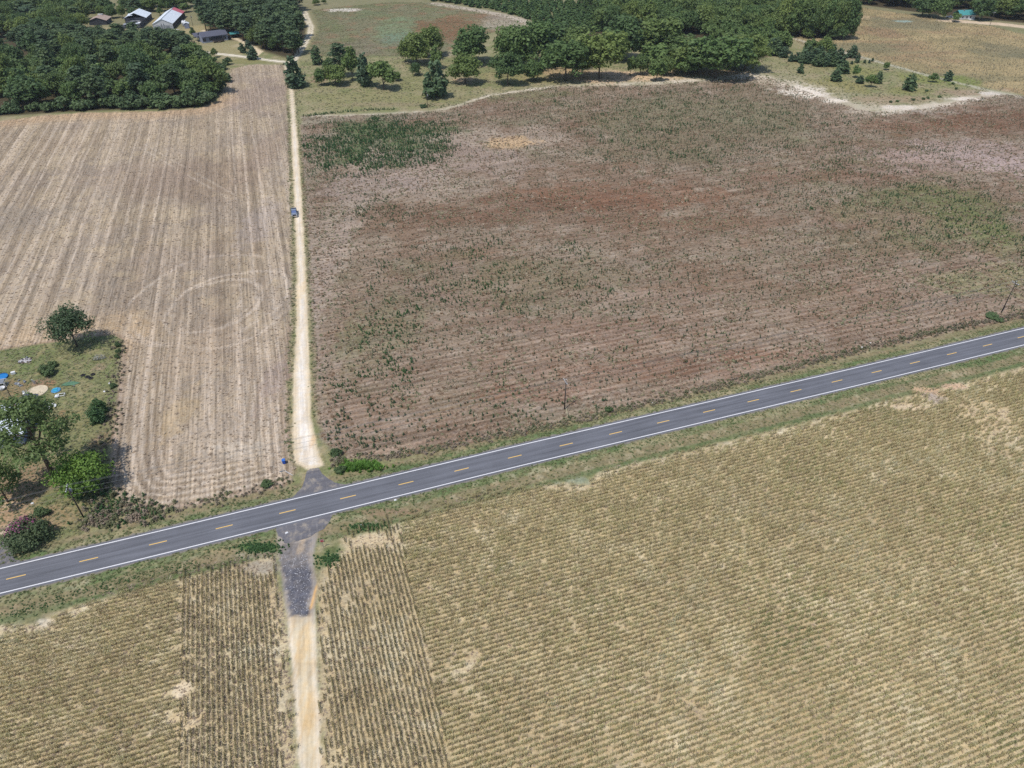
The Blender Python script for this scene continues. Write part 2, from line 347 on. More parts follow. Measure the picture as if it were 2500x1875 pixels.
    for (px,py,wx,wy,c,a) in [(830,310,170,60,(92,116,78),.95),(694,620,30,300,(178,168,156),1.0),(730,480,60,180,(168,156,146),.9),(900,400,200,34,(172,160,150),.8),(700,330,40,60,(150,146,132),.6),(1100,600,330,60,(122,120,96),.55),(1500,260,330,70,(122,124,98),.7),(830,720,80,110,(128,126,102),.6),(1950,440,220,80,(114,122,82),.75),(2120,500,110,60,(110,122,78),.75),(1300,440,300,22,(122,92,74),.7),(1000,470,200,20,(118,92,76),.6),(1500,480,300,16,(126,98,80),.6),(1750,380,200,16,(128,96,80),.5),(2000,540,200,20,(124,102,82),.5),(1100,700,260,16,(120,98,82),.5),(1600,620,260,14,(124,98,80),.5),(1080,300,150,40,(172,160,150),.85),(1105,305,60,14,(206,178,142),.85),(960,350,200,45,(166,152,146),.8),(800,400,120,30,(156,142,138),.7),(700,260,60,14,(150,148,134),.8),(900,245,120,8,(146,140,126),.7),(1130,205,100,14,(128,134,98),.7),(2080,330,170,28,(176,160,158),.9),(1980,350,150,30,(164,146,142),.7),(2150,355,90,26,(180,164,164),.9),(2100,255,180,26,(116,84,66),.85),(2000,275,160,16,(128,92,74),.7),(1350,420,240,30,(134,98,78),.6),(1200,450,260,40,(124,96,82),.5),(1900,470,200,40,(146,124,114),.5),(2050,440,150,36,(112,116,84),.6),(1900,520,150,30,(118,112,86),.5),(2100,610,110,28,(132,140,98),.8),(2180,590,60,24,(136,142,100),.8),(1700,640,150,20,(118,112,88),.4),(1500,300,260,50,(124,112,96),.5),(1650,220,130,30,(126,120,100),.5),(760,740,40,60,(124,126,96),.6),(1000,870,110,40,(128,124,104),.45),(1250,890,70,18,(134,132,116),.7),(1160,910,90,20,(124,120,102),.7),(930,620,200,50,(146,128,120),.5),(1420,800,220,26,(126,86,66),.55),(1150,850,150,22,(128,86,68),.5),(1650,770,200,18,(132,92,74),.5),(700,600,26,200,(148,130,124),.5),(690,880,14,50,(150,140,112),.6),(1250,720,200,40,(148,124,114),.4),(1930,240,50,8,(172,164,156),.9),(2010,238,90,10,(176,168,162),.7),(1660,180,60,12,(196,186,172),.7),(1450,640,300,14,(158,138,130),.4)]:
        F = lay(F, blob(x,y,px,py,wx,wy,int(px)+3,.8)*a*.8, A(*c))
    near = ss(vr, 62, 30)
    w = np.abs(((vr+1.5*(fbm(ur,vr,20,2,77)-.5)) % 1.9)-.95); F = lay(F, ss(-w,-.62,-.2)*.34*near, A(176,158,148)); F = lay(F, ss(-np.abs(w-.95),-.45,-.1)*.30*near, A(110,82,68))
    w2 = np.abs(((vr) % 7.6)-3.8); F = lay(F, ss(-w2,-.8,-.2)*.4*near*ss(fbm(ur*.1,vr,6,2,78),.42,.6), A(180,158,144))
    # two tracks along the farm road
    xl = seg_dist(x,y,DR); F = lay(F, ss(-np.abs(xl-2.4),-1.0,-.2)*.4, A(164,152,144)); F = lay(F, ss(-np.abs((xl % 2.6)-1.3),-.5,0)*ss(-xl,-14,-8)*.35, A(170,156,146))
    F = F*np.array([.96, .935, .87])
    C = C+(F-C)*m[:, None]
    # pale sandy margin round the fallow
    d = seg_dist(x,y,SANDSTRIP); wv = 1.6+2.6*ss(x, -10, 60)+5.0*np.exp(-((x-165)/38)**2)
    nn = fbm(x,y,5,4,81); nn2 = fbm(x,y,16,3,82); C = lay(C, ss(-(d/wv+(nn-.5)*2.2),-1.1,-.1)*(.45+.45*ss(nn2,.42,.62)), A(220,210,194)); C = lay(C, ss(-(d/wv/2.6+(nn-.5)*1.6),-1.1,-.2)*.3, A(190,178,160))
    C = lay(C, blob(x,y,1735,198,66,14,4,.5,4)*.95, A(228,218,204)); C = lay(C, blob(x,y,1800,217,30,5,4,.5,4)*.9, A(228,218,204)); C = lay(C, blob(x,y,1940,232,44,5,4,.5,4)*.85, A(222,212,200)); C = lay(C, blob(x,y,2080,214,50,4,4,.5,4)*.85, A(226,216,204)); C = lay(C, blob(x,y,1620,166,40,6,4,.5,4)*.85, A(218,206,190)); C = lay(C, blob(x,y,2140,202,24,4,4,.5,4)*.8, A(210,202,192))
    d = seg_dist(x,y,FARLANE); C = lay(C, ss(-(d+wob*2),-2.6,-1)*.7, A(190,186,170))
    # ---- corn ground
    for poly in (CORN_R, CORN_L):
        m = ss(sd(poly), -1.0, 1.0); F = grass_mix(x, y, A(200,185,152), A(192,177,144), A(213,202,174), 12, 91)
        F = lay(F, ss(fbm(x,y,16,3,95),.5,.72)*.4, A(174,156,126))
        C = C+(F-C)*m[:, None]
    # ---- yard
    m = ss(sd(YARD), -.5, .8); F = grass_mix(x, y, A(130,132,94), A(116,126,84), A(150,142,108), 7, 101)
    for (px,py,wx,wy,c,a) in [(20,1100,70,60,(176,150,122),.95),(100,1120,70,34,(168,144,118),.9),(60,1040,90,44,(156,132,108),.85),(30,840,60,26,(150,124,98),.6),(90,825,20,12,(154,126,108),.8),(212,795,16,10,(160,140,120),.7),(125,905,12,26,(160,128,98),.7),(170,900,40,50,(142,134,98),.5),(150,1110,40,30,(150,138,104),.7),(20,1090,18,8,(206,180,150),.9),(14,1150,22,24,(196,180,160),.95),(40,1170,26,10,(196,180,158),.8),(108,830,14,10,(156,120,96),.8),(215,960,26,50,(140,118,100),.7),(225,1050,20,30,(134,112,96),.7),(60,925,60,14,(150,132,104),.5)]:
        F = lay(F, blob(x,y,px,py,wx,wy,int(px)+4,.5)*a, A(*c))
    C = C+(F-C)*m[:, None]
    # ---- verges of the road
    av = np.abs(vr+0.0)+wob*.9; north = vr > 0
    lim = np.where(north, 7.2, 10.4)
    m = ss(-av, -lim-.6, -lim+.6)*((sdist(x,y,LANE) < 0) & (sdist(x,y,LOWER) < 0))
    F = grass_mix(x, y, A(118,126,90), A(102,120,80), A(152,144,114), 4.5, 111)
    nb = fbm(ur*.12, vr, 2.2, 3, 113)
    brown = np.where(north, ss(vr+wob, 5.2, 6.2), ss(-vr+wob, 5.8, 6.6)*ss(-vr+wob, 9.4, 8.6))
    F = lay(F, brown*.6, A(150,132,108)); F = lay(F, ss(nb,.48,.66)*.55*(1-brown), A(168,156,126)); F = lay(F, ss(fbm(x,y,2.0,3,115),.60,.74)*.4*ss(-vr,4.2,5), A(196,184,156)); F = lay(F, np.where(north,0,ss(-vr+wob,8.6,9.4))*.6, A(104,116,80))
    F = lay(F, ss(-(av),-4.1,-3.6)*.6, A(128,124,116))
    C = C+(F-C)*m[:, None]
    for (px,py,wx,wy,c,a) in [(560,1185,50,14,(72,108,60),.9),(640,1165,14,8,(150,140,96),.6),(715,1200,30,26,(96,112,72),.85),(790,1140,50,12,(84,112,68),.85),(800,1170,60,20,(206,188,156),.85),(760,1150,26,10,(120,122,84),.6),(740,1095,40,8,(150,140,86),.7),(850,1105,90,8,(150,128,106),.7),(500,1190,60,6,(168,150,120),.6),(560,1225,50,16,(164,156,142),.8),(2005,845,34,10,(206,176,146),.9),(1960,880,50,8,(214,196,168),.9),(2020,862,24,14,(176,164,154),.85),(2060,835,30,8,(206,176,150),.8),(1245,1040,40,10,(150,160,142),.6),(770,1000,60,12,(96,130,60),.8),(735,985,18,14,(120,116,84),.7),(30,1340,90,14,(112,122,86),.6),(100,1345,24,12,(214,204,186),.8),(390,1490,26,22,(228,212,184),.85),(400,1560,40,30,(214,194,160),.6),(560,1200,60,10,(170,160,140),.6),(2130,900,60,40,(210,190,156),.5)]:
        C = lay(C, blob(x,y,px,py,wx,wy,int(px)+5,.6,1.6)*a, A(*c))
    # ---- farm roads
    e = sdist(x,y,LANE)+wob*.7; m = ss(e,-.35,.35); wdt = ss(e, .2, 2.2)
    nl = fbm(x*3, y*.35, 3.0, 3, 121); F = lay(np.tile(A(222,206,178),(len(x),1)), wdt, A(247,240,230)); F = lay(F, ss(nl,.52,.75)*.5, A(224,206,180))
    mid = [D(*p) for p in [(662,1000),(652,900),(654,740),(652,620),(646,475),(640,360),(634,260),(628,170)]]
    dm = seg_dist(x,y,mid); F = lay(F, ss(-np.abs(dm-.2),-.5,0)*.25, A(196,186,172)); F = lay(F, blob(x,y,655,620,9,60,3,.6)*.4, A(226,200,156)); F = lay(F, blob(x,y,676,950,6,20,3,.6)*.5, A(224,188,142))
    C = C+(F-C)*m[:, None]
    C = lay(C, ss(e,-2.2,-.4)*(1-m)*.45*ss(fbm(x,y,2.5,3,123),.4,.6), A(150,142,108))
    e = sdist(x,y,LOWER)+wob*.7; m = ss(e,-.35,.35)
    F = lay(np.tile(A(218,204,176),(len(x),1)), ss(fbm(x*2,y*.4,2.5,3,125),.4,.7), A(222,198,158)); F = lay(F, ss(-e,-1.2,-.2)*.8, A(232,220,200)); F = lay(F, ss(fbm(x*3,y*.3,1.6,3,126),.55,.75)*.4, A(200,168,120))
    F = lay(F, ss(y, 70, 77)*.85, A(150,144,142)); F = lay(F, blob(x,y,650,1180,11,22,9,.5,1.2)*.8, A(206,184,156)); F = lay(F, blob(x,y,678,1290,4,40,9,.5,1.5)*.9, A(230,186,126))
    C = C+(F-C)*m[:, None]
    e = sdist(x,y,MILL)+wob*.9+(fbm(x,y,.9,3,131)-.5)*1.2; m = ss(e,-.3,.4); F = grass_mix(x, y, A(106,106,114), A(94,95,104), A(120,118,122), 1.6, 133); F = lay(F, ss(y,82,87)*.5, A(158,150,142)); F = lay(F, blob(x,y,650,1183,9,18,9,.5,1.2)*.6, A(186,168,146))
    C = C+(F-C)*m[:, None]
    for path, w, c in ((DRIVE,1.9,(226,218,202)),(DRIVE2,1.7,(224,208,180))):
        d = seg_dist(x,y,path)+wob*1.2; C = lay(C, ss(-d,-w-.6,-w+.6)*.95, A(*c))
    d = seg_dist(x,y,TRACK)+wob*.8; C = lay(C, ss(-d,-3.6,-2.6)*.7, A(170,160,128)); C = lay(C, ss(-np.abs(d-1.1),-.9,-.4)*.95, A(232,222,204))
    C = lay(C, blob(x,y,766,66,10,4,4,.5)*0, A(0,0,0))
    # far road by the green-roofed house
    d = seg_dist(x,y,[D(2040,44),D(2100,48),D(2160,52),D(2230,60)]); C = lay(C, ss(-(d+wob*3),-7,-4)*.9, A(216,196,172))
    return C

# woods footprints (dark leaf litter)
W_NW = [D(*p) for p in [(-200,262),(0,252),(120,244),(250,238),(400,236),(455,224),(478,200),(470,160),(486,140),(440,118),(400,104),(330,92),(260,86),(180,80),(90,70),(-60,60),(-300,60)]]
W_MID = [D(*p) for p in [(430,40),(470,84),(540,92),(570,112),(640,132),(660,90),(664,60),(650,20),(640,-4),(430,-4)]]
W_NE = [D(*p) for p in [(1150,62),(1300,96),(1500,100),(1640,130),(1690,112),(1680,80),(1840,82),(1842,40),(1830,-4),(1270,0),(1230,14)]]
W_TOP = [D(*p) for p in [(1842,8),(1960,24),(2060,36),(2110,40),(2212,50),(2600,60),(2600,-40),(1842,-40)]]
WOODS_FLOOR = [W_NW, W_MID, W_NE, W_TOP]

# ------------------------------------------------------------------ ground sheets
REG = [  # name, polygon test, material, label
 ('millings_patch', lambda x,y: inside(x,y,MILL), 'soil', 'dark grey asphalt millings spread over the dirt track below the road'),
 ('farm_lane', lambda x,y: inside(x,y,LANE), 'sand', 'pale sandy farm lane running from the paved road up to the wood'),
 ('farm_track', lambda x,y: inside(x,y,LOWER), 'sand', 'yellowish dirt track leaving the paved road between the two cornfields'),
 ('stubble_field', lambda x,y: inside(x,y,STUB), 'stubble', 'harvested tan stubble field with tractor tracks left of the sandy lane'),
 ('fallow_field', lambda x,y: inside(x,y,FALL), 'fallow', 'brown weedy fallow field with dark green seedlings right of the sandy lane'),
 ('corn_field_soil', lambda x,y: inside(x,y,CORN_R)|inside(x,y,CORN_L), 'cornsoil', 'pale sandy soil under the dry corn rows in the foreground'),
 ('far_corn_field', lambda x,y: inside(x,y,FARCORN), 'farcorn', 'distant tan cornfield in front of the green-roofed house'),
 ('far_field', lambda x,y: inside(x,y,FARF), 'fallow', 'distant mottled green and russet field behind the pasture trees'),
 ('pasture', None, 'soil', 'rough pasture, verges and yard grass between the fields'),
]
def sheets():
    zones = [(42, 176, .36, .40), (176, 340, .50, .85), (340, 742, 1.1, 2.0)]
    acc = {r[0]: ([], [], [], 0) for r in REG}
    for (y0, y1, dx, dy) in zones:
        ny = int(round((y1-y0)/dy)); ys = np.linspace(y0, y1, ny+1)
        xm = 0.585*y1+75 if y0 < 200 else 0.6*y1+45
        nx = int(2*xm/dx); xs = np.linspace(-xm, xm, nx+1)
        X, Y = np.meshgrid(xs, ys)
        cx, cy = (X[:-1,:-1]+dx/2), (Y[:-1,:-1]+dy/2)
        vis = np.abs(cx) < (0.575*cy+66 if y0 < 200 else 0.60*cy+40)
        keepv = np.zeros(X.shape, bool)
        for a in (0, 1):
            for b in (0, 1): keepv[a:a+cx.shape[0], b:b+cx.shape[1]] |= vis
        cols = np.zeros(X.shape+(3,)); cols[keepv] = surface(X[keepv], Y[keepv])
        rid = np.full(cx.shape, len(REG)-1)
        for k in range(len(REG)-2, -1, -1): rid[REG[k][1](cx, cy)] = k
        rid[~vis] = -1
        idx = np.arange(X.size).reshape(X.shape)
        for k, r in enumerate(REG):
            mm = rid == k
            if not mm.any(): continue
            q = np.stack([idx[:-1,:-1][mm], idx[:-1,1:][mm], idx[1:,1:][mm], idx[1:,:-1][mm]], 1)
            u, inv = np.unique(q, return_inverse=True)
            vs, qs, cs, n = acc[r[0]]
            vs.append(np.stack([X.ravel()[u], Y.ravel()[u], np.zeros(len(u))], 1)); cs.append(cols.reshape(-1,3)[u]); qs.append(inv.reshape(-1,4)+n)
            acc[r[0]] = (vs, qs, cs, n+len(u))
    for r in REG:
        vs, qs, cs, n = acc[r[0]]
        v, q, c = np.concatenate(vs), np.concatenate(qs), np.concatenate(cs)
        me = bpy.data.meshes.new(r[0]); me.vertices.add(len(v)); me.vertices.foreach_set('co', v.astype(np.float32).ravel())
        me.loops.add(q.size); me.loops.foreach_set('vertex_index', q.astype(np.int32).ravel())
        me.polygons.add(len(q)); me.polygons.foreach_set('loop_start', np.arange(0, q.size, 4, dtype=np.int32))
        me.update(calc_edges=True)
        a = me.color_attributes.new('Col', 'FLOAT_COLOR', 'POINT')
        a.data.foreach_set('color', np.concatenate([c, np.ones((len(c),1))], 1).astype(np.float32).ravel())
        me.materials.append(M[r[2]]); tag(obj(r[0], me), r[3], 'field' if 'field' in r[0] else ('track' if r[0].startswith('farm') else 'ground'), kind='structure')
sheets()
mg = plain('countryside', alb(128,128,90), .95, 0, .3, .05, .1)
o = MB().add([(-2600,-2600,-.06),(2600,-2600,-.06),(2600,2600,-.06),(-2600,2600,-.06)], [(0,1,2,3)]).build('ground', mg); tag(o, 'grassy countryside reaching out to the horizon', 'ground', kind='structure')

# ------------------------------------------------------------------ paved road
def asphalt(name, base, wear=0.24, chips=False):
    m, t, b = nt(name); pos = node(t, 'ShaderNodeNewGeometry').outputs['Position']
    s1 = noise(t, mapped(t, pos, RA, (16, 0.55, 1)), 1.0, 2); s2 = noise(t, pos, 5.0, 4, .75); s3 = noise(t, pos, .12, 3)
    k = math_n(t, 'ADD', remap(t, s1, .3, .7, 1-wear, 1+wear), math_n(t, 'ADD', remap(t, s2, .3, .7, -.14, .14), remap(t, s3, .3, .7, -.1, .1)))
    c = mixc(t, 1.0, base, k, 'MULTIPLY')
    # lane wear: paler wheel paths, darker centre joint
    if not chips:
        mp = mapped(t, pos, RA, (1, 1, 1)); sp = node(t, 'ShaderNodeSeparateXYZ'); t.links.new(mp, sp.inputs[0])
        w = math_n(t, 'SINE', math_n(t, 'MULTIPLY', math_n(t, 'ADD', sp.outputs[1], -float(RO@RN)+.5), 3.5)); c = mixc(t, remap(t, w, -.2, 1, 0, .24), c, tuple(np.array(base)*1.5)); jn = noise(t, mapped(t, pos, RA, (3.0, .10, 1)), 1.0, 2); c = mixc(t, remap(t, jn, .64, .72, 0, .35), c, tuple(np.array(base)*.55))
    else:
        v = node(t, 'ShaderNodeTexVoronoi'); v.inputs['Scale'].default_value = 2.2; t.links.new(pos, v.inputs['Vector'])
        sel = math_n(t, 'LESS_THAN', v.outputs['Distance'], .17); sel2 = math_n(t, 'GREATER_THAN', noise(t, pos, 9, 1), .50)
        c = mixc(t, math_n(t, 'MULTIPLY', sel, sel2), c, tuple(alb(200,200,206)))
        d2 = noise(t, pos, .5, 4); c = mixc(t, remap(t, d2, .56, .7, 0, .7), c, tuple(alb(190,172,148)))
    if 'old' in name:
        d2 = noise(t, pos, .55, 5, .7); c = mixc(t, remap(t, d2, .5, .72, 0, .75), c, tuple(alb(186,172,152)))
        d3 = noise(t, mapped(t, pos, R(14), (.5, 5, 1)), 1.0, 2); c = mixc(t, remap(t, d3, .55, .7, 0, .3), c, tuple(alb(160,154,150)))
    t.links.new(c, b.inputs['Base Color']); b.inputs['Roughness'].default_value = .75; b.inputs['Specular IOR Level'].default_value = .35
    bp = node(t, 'ShaderNodeBump'); bp.inputs['Strength'].default_value = .25; bp.inputs['Distance'].default_value = .02
    t.links.new(s2, bp.inputs['Height']); t.links.new(bp.outputs[0], b.inputs['Normal'])
    return m
M['asphalt'] = asphalt('asphalt', alb(107,108,114)); M['apron'] = asphalt('old_asphalt', alb(108,106,110), .12); M['millings'] = asphalt('asphalt_millings', alb(102,102,108), .1, True)
def paint(name, rgb):
    m, t, b = nt(name); pos = node(t, 'ShaderNodeNewGeometry').outputs['Position']
    n = noise(t, pos, 4.0, 5, .75); c = mixc(t, remap(t, n, .56, .72, 0, .55), rgb, tuple(alb(120,118,128)))
    t.links.new(c, b.inputs['Base Color']); b.inputs['Roughness'].default_value = .6; return m
M['wpaint'] = paint('white_paint', alb(240,238,238)); M['ypaint'] = paint('yellow_paint', alb(244,200,110))
def ribbon(us, v0, v1, z, mb=None, edge=0.0, seed=1):
    mb = mb or MB(); k = len(mb.v); r = random.Random(seed)
    for u in us:
        mb.v.append(road_pt(u, v0-(r.random()-.5)*edge, z)); mb.v.append(road_pt(u, v1+(r.random()-.5)*edge, z))
    for i in range(len(us)-1): mb.f.append((k+2*i, k+2*i+2, k+2*i+3, k+2*i+1))
    return mb
US = list(np.arange(-90, 330, .8))
mb = ribbon(US, -3.62, 3.62, .05, edge=.12)
for side in (-3.62, 3.62): ribbon(US, side, side*1.12, .05, mb) if False else None
rd = mb.build('paved_road', M['asphalt']); tag(rd, 'grey two-lane asphalt road crossing the picture with white edge lines', 'road', kind='structure')
sk = ribbon(US, -3.95, 3.95, .02, edge=.5, seed=4).build('road_shoulder', plain('shoulder_grit', alb(134,128,118), .95, 0, .25, 2)); tag(sk, 'thin gritty shoulder beside the asphalt road', 'shoulder', kind='structure')
US2 = list(np.arange(-90, 330, 3.0))
ribbon(US2, 2.98, 3.2, .056).build('edge_line', M['wpaint'], rd); ribbon(US2, -3.2, -2.98, .056).build('edge_line', M['wpaint'], rd)
for i in range(-7, 28):
    u = i*12.192; ribbon([u, u+1.6, u+3.2], -.1, .1, .056).build('centre_dash', M['ypaint'], rd)
def flat(name, pts, z, mat, label, cat, rag=0.0, seed=3):
    r = random.Random(seed); out = []
    for i, (x, y) in enumerate(pts):
        x2, y2 = pts[(i+1) % len(pts)]; n = max(1, int(math.hypot(x2-x, y2-y)/.5)) if rag else 1
        for k in range(n):
            t = k/n; out.append((x+(x2-x)*t+(r.random()-.5)*rag, y+(y2-y)*t+(r.random()-.5)*rag, z))
    import bmesh
    bm = bmesh.new(); bm.faces.new([bm.verts.new(p) for p in out]); bmesh.ops.triangulate(bm, faces=bm.faces[:])
    me = bpy.data.meshes.new(name); bm.to_mesh(me); bm.free(); me.materials.append(mat)
    for p in me.polygons:
        if p.normal.z < 0: p.flip()
    return tag(obj(name, me), label, cat, kind='structure')
za = lambda x, y: S(600+.18083*x, 1050+.18083*y)
zb = lambda x, y: S(600+.18083*x, 1250+.18083*y)
flat('lane_apron', [za(*p) for p in [(620,925),(700,840),(762,765),(798,660),(820,560),(870,525),(985,508),(1030,590),(1100,650),(1200,708),(1400,752),(1500,760),(1000,900)]], .036, M['apron'], 'flared grey asphalt apron where the sandy lane meets the road', 'apron', .1)
flat('track_apron', [za(*p) for p in [(385,1290),(410,1360),(440,1430),(490,1455),(520,1530),(600,1525),(660,1510),(800,1470),(880,1440),(935,1390),(1060,1335),(1130,1240),(1190,1090),(900,1120)]], .036, M['apron'], 'dark asphalt apron on the near side of the road', 'apron', .1, 5)
flat('yard_apron', [S(*p) for p in [(-40,1340),(0,1325),(22,1312),(30,1335),(36,1365),(70,1375),(10,1392),(-40,1400)]], .036, M['apron'], 'broken asphalt driveway mouth beside the pink-flowered bush', 'driveway', .3, 9)


# ------------------------------------------------------------------ foliage meshes
def leaf_mesh(name, P, Nn, size, tint, mat, aspect=0.62, rs=None):
    """many small bent leaf-clump faces: centres P, facing Nn"""
    rs = rs or np.random.default_rng(1); n = len(P)
    Nn = Nn/np.linalg.norm(Nn, axis=1, keepdims=True)
    a = rs.normal(size=(n, 3)); u = a-(a*Nn).sum(1)[:, None]*Nn; u /= np.linalg.norm(u, axis=1, keepdims=True); w = np.cross(Nn, u)
    s = np.asarray(size)*np.ones(n)
    k1, k2, k3 = [1+.45*(rs.random(n)-.5) for _ in range(3)]
    v = np.stack([P-u*(s*k1)[:, None], P-w*(s*aspect*k2)[:, None]+Nn*(s*.18)[:, None], P+u*(s*k3)[:, None], P+w*(s*aspect)[:, None]-Nn*(s*.15)[:, None]], 1).reshape(-1, 3)
    me = bpy.data.meshes.new(name); me.vertices.add(4*n); me.vertices.foreach_set('co', v.astype(np.float32).ravel())
    me.loops.add(4*n); me.loops.foreach_set('vertex_index', np.arange(4*n, dtype=np.int32))
    me.polygons.add(n); me.polygons.foreach_set('loop_start', np.arange(0, 4*n, 4, dtype=np.int32)); me.update(calc_edges=True)
    at = me.attributes.new('Tint', 'FLOAT', 'POINT'); at.data.foreach_set('value', np.repeat(np.clip(tint, 0, 1), 4).astype(np.float32))
    if mat: me.materials.append(mat)
    return me
def rdir(rs, n, up=0.25):
    d = rs.normal(size=(n, 3)); d[:, 2] += up; return d/np.linalg.norm(d, axis=1, keepdims=True)
def cluster_crown(name, cl, nleaf, leaf, mat, seed, flat=0.75, up=0.3):
    """cl: list of (centre, radius)"""
    rs = np.random.default_rng(seed); c = np.array([q[0] for q in cl]); r = np.array([q[1] for q in cl])
    k = rs.choice(len(cl), nleaf, p=r**2/np.sum(r**2)); d = rdir(rs, nleaf, up)
    rad = r[k]*(0.55+.62*rs.random(nleaf)**.8)*(1+.16*np.sin(d[:, 0]*5+k)+.12*np.sin(d[:, 1]*7+2*k))
    P = c[k]+d*rad[:, None]*np.array([1, 1, flat]); Nn = d+np.array([0, 0, .45])+rs.normal(size=(nleaf, 3))*.55
    tint = .5+.16*(rs.random(len(cl))-.5)[k]+.34*(rs.random(nleaf)-.5)
    return leaf_mesh(name, P, Nn, leaf*(.6+.8*rs.random(nleaf)), tint, mat, .62, rs)
def limbs(name, trunk, targets, r0, mat, seed):
    """tapered trunk (list of points) with limbs that reach to the targets"""
    rs = random.Random(seed); mb = MB(); n = len(trunk); top = Vector(trunk[-1])
    mb.tube(trunk, [r0*(1.25 if i == 0 else 1-.72*i/(n-1)) for i in range(n)], 7)
    for q in targets:
        q = Vector(q); t = .35+.5*rs.random(); z = trunk[0][2]+(top.z-trunk[0][2])*t; z = min(z, q.z-.2)
        b = Vector((trunk[0][0]+(top.x-trunk[0][0])*t, trunk[0][1]+(top.y-trunk[0][1])*t, z)); m = (b+q)/2+Vector((0, 0, -.06*(q-b).length))
        mb.tube([b, m, q], [r0*.42, r0*.26, r0*.08], 5)
    return mb.mesh(name, mat, True)
def mk_broad(seed, Rr=5.0, H=12.0, base=.22, ncl=26, nleaf=1500, leaf=.62, mat=None, open_=0.0):
    rs = random.Random(seed); cl = []; zc = H*(base+1)/2+.2; hz = H*(1-base)/2
    for i in range(ncl):
        th = rs.random()*2*math.pi; ph = math.asin(max(-1, min(1, -0.75+1.75*rs.random()))); q = .52+.42*rs.random()
        rr = Rr*(.16+.26*rs.random()**1.3)
        lump = 1+.18*math.sin(2*th+seed)
        cl.append(((math.cos(th)*math.cos(ph)*Rr*q*lump, math.sin(th)*math.cos(ph)*Rr*q*lump, zc+math.sin(ph)*hz*q), rr))
    for i in range(max(2, ncl//6)): cl.append((((rs.random()-.5)*Rr*.6, (rs.random()-.5)*Rr*.6, zc+(rs.random()-.3)*hz*.7), Rr*.42))
    crown = cluster_crown('crown', cl, nleaf, leaf, mat, seed)
    tr = [(0,0,-.3),(.1,.05,H*.15),(-.05,.1,H*.38),(.1,-.1,H*.6)]
    trunk = limbs('trunk', tr, [c[0] for c in cl[:9]], .03*H*.75, M['bark'], seed)
    return crown, trunk, H, Rr
def mk_pine(seed, H=16.0, Rr=2.6, start=.42, ncl=24, nleaf=1000, leaf=.5, mat=None):
    rs = random.Random(seed); cl = []
    for i in range(ncl):
        t = start+(1-start)*(i+.5*rs.random())/ncl; th = i*2.4+rs.random(); w = Rr*(1.0-.72*((t-start)/(1-start))**1.6)*(.45+.6*rs.random())
        cl.append(((math.cos(th)*w, math.sin(th)*w, H*min(t, .97)), .55+.55*rs.random()+.12*Rr))
    crown = cluster_crown('crown', cl, nleaf, leaf, mat, seed, .6, .35)
    tr = [(0,0,-.3),(.06,.02,H*.3),(0,.08,H*.65),(.05,0,H*.97)]
    trunk = limbs('trunk', tr, [c[0] for c in cl[:int(ncl*.7):2]], .016*H*(1.35 if H > 20 else 1), M['pinebark'], seed)
    return crown, trunk, H, Rr
def mk_cone(seed, H=4.0, Rr=1.3, ncl=22, nleaf=700, leaf=.26, mat=None):
    rs = random.Random(seed); cl = []
    for i in range(ncl):
        t = .10+.84*(i+.3)/ncl; th = i*2.4+rs.random(); w = Rr*min(1, .55+1.6*t)*(1-t)**.5*(.35+.6*rs.random())
        cl.append(((math.cos(th)*w, math.sin(th)*w, H*t), max(.05*H, Rr*(1-t)**.6*(.35+.3*rs.random()))))
    crown = cluster_crown('crown', cl, nleaf, leaf, mat, seed, .9, .3)
    trunk = MB().tube([(0,0,-.1),(0,0,H*.85)], [.03*H, .006*H], 6).mesh('trunk', M['bark'], True)
    return crown, trunk, H, Rr
def mk_shrub(seed, H=3.0, Rr=2.4, nleaf=900, leaf=.34, mat=None, ncl=16):
    rs = random.Random(seed); cl = []
    for i in range(ncl):
        th = rs.random()*6.28; q = math.sqrt(rs.random())*.75; cl.append(((math.cos(th)*Rr*q, math.sin(th)*Rr*q, H*(.25+.5*rs.random()*(1-.5*q))), Rr*(.26+.16*rs.random())))
    crown = cluster_crown('foliage', cl, nleaf, leaf, mat, seed, .8, .35)
    mb = MB()
    for i in range(5): mb.tube([(0,0,-.1),(cl[i][0][0]*.5,cl[i][0][1]*.5,H*.3),cl[i][0]], [.05,.035,.015], 5)
    return crown, mb.mesh('stem', M['bark'], True), H, Rr

M['bark'] = plain('bark', (.10,.082,.066), .9, 0, .3, 2.5, .1); M['pinebark'] = plain('pine_bark', (.13,.095,.075), .9, 0, .35, 2.5, .1)
a_ = np.array
M['oak'] = leaf_mat('oak_leaves', [a_((.088,.142,.054)), a_((.114,.178,.058)), a_((.158,.215,.062)), a_((.090,.146,.060)), a_((.178,.230,.064)), a_((.100,.156,.056))], .36)
M['pine'] = leaf_mat('pine_needles', [a_((.076,.118,.058)), a_((.090,.136,.060)), a_((.108,.155,.062)), a_((.072,.114,.058))], .28)
M['light'] = leaf_mat('light_leaves', [a_((.115,.180,.056)), a_((.135,.195,.058)), a_((.100,.160,.054))], .25)
M['yellow'] = leaf_mat('yellow_leaves', [a_((.20,.24,.05)), a_((.17,.21,.05))], .25)
M['young'] = leaf_mat('young_pine_needles', [a_((.070,.125,.046)), a_((.088,.145,.050)), a_((.104,.160,.050))], .2)
M['cedar'] = leaf_mat('cedar_leaves', [a_((.066,.108,.062)), a_((.080,.126,.064)), a_((.096,.146,.062))], .22)
M['shrubm'] = leaf_mat('shrub_leaves', [a_((.078,.122,.052)), a_((.096,.142,.056)), a_((.068,.108,.050))], .2)

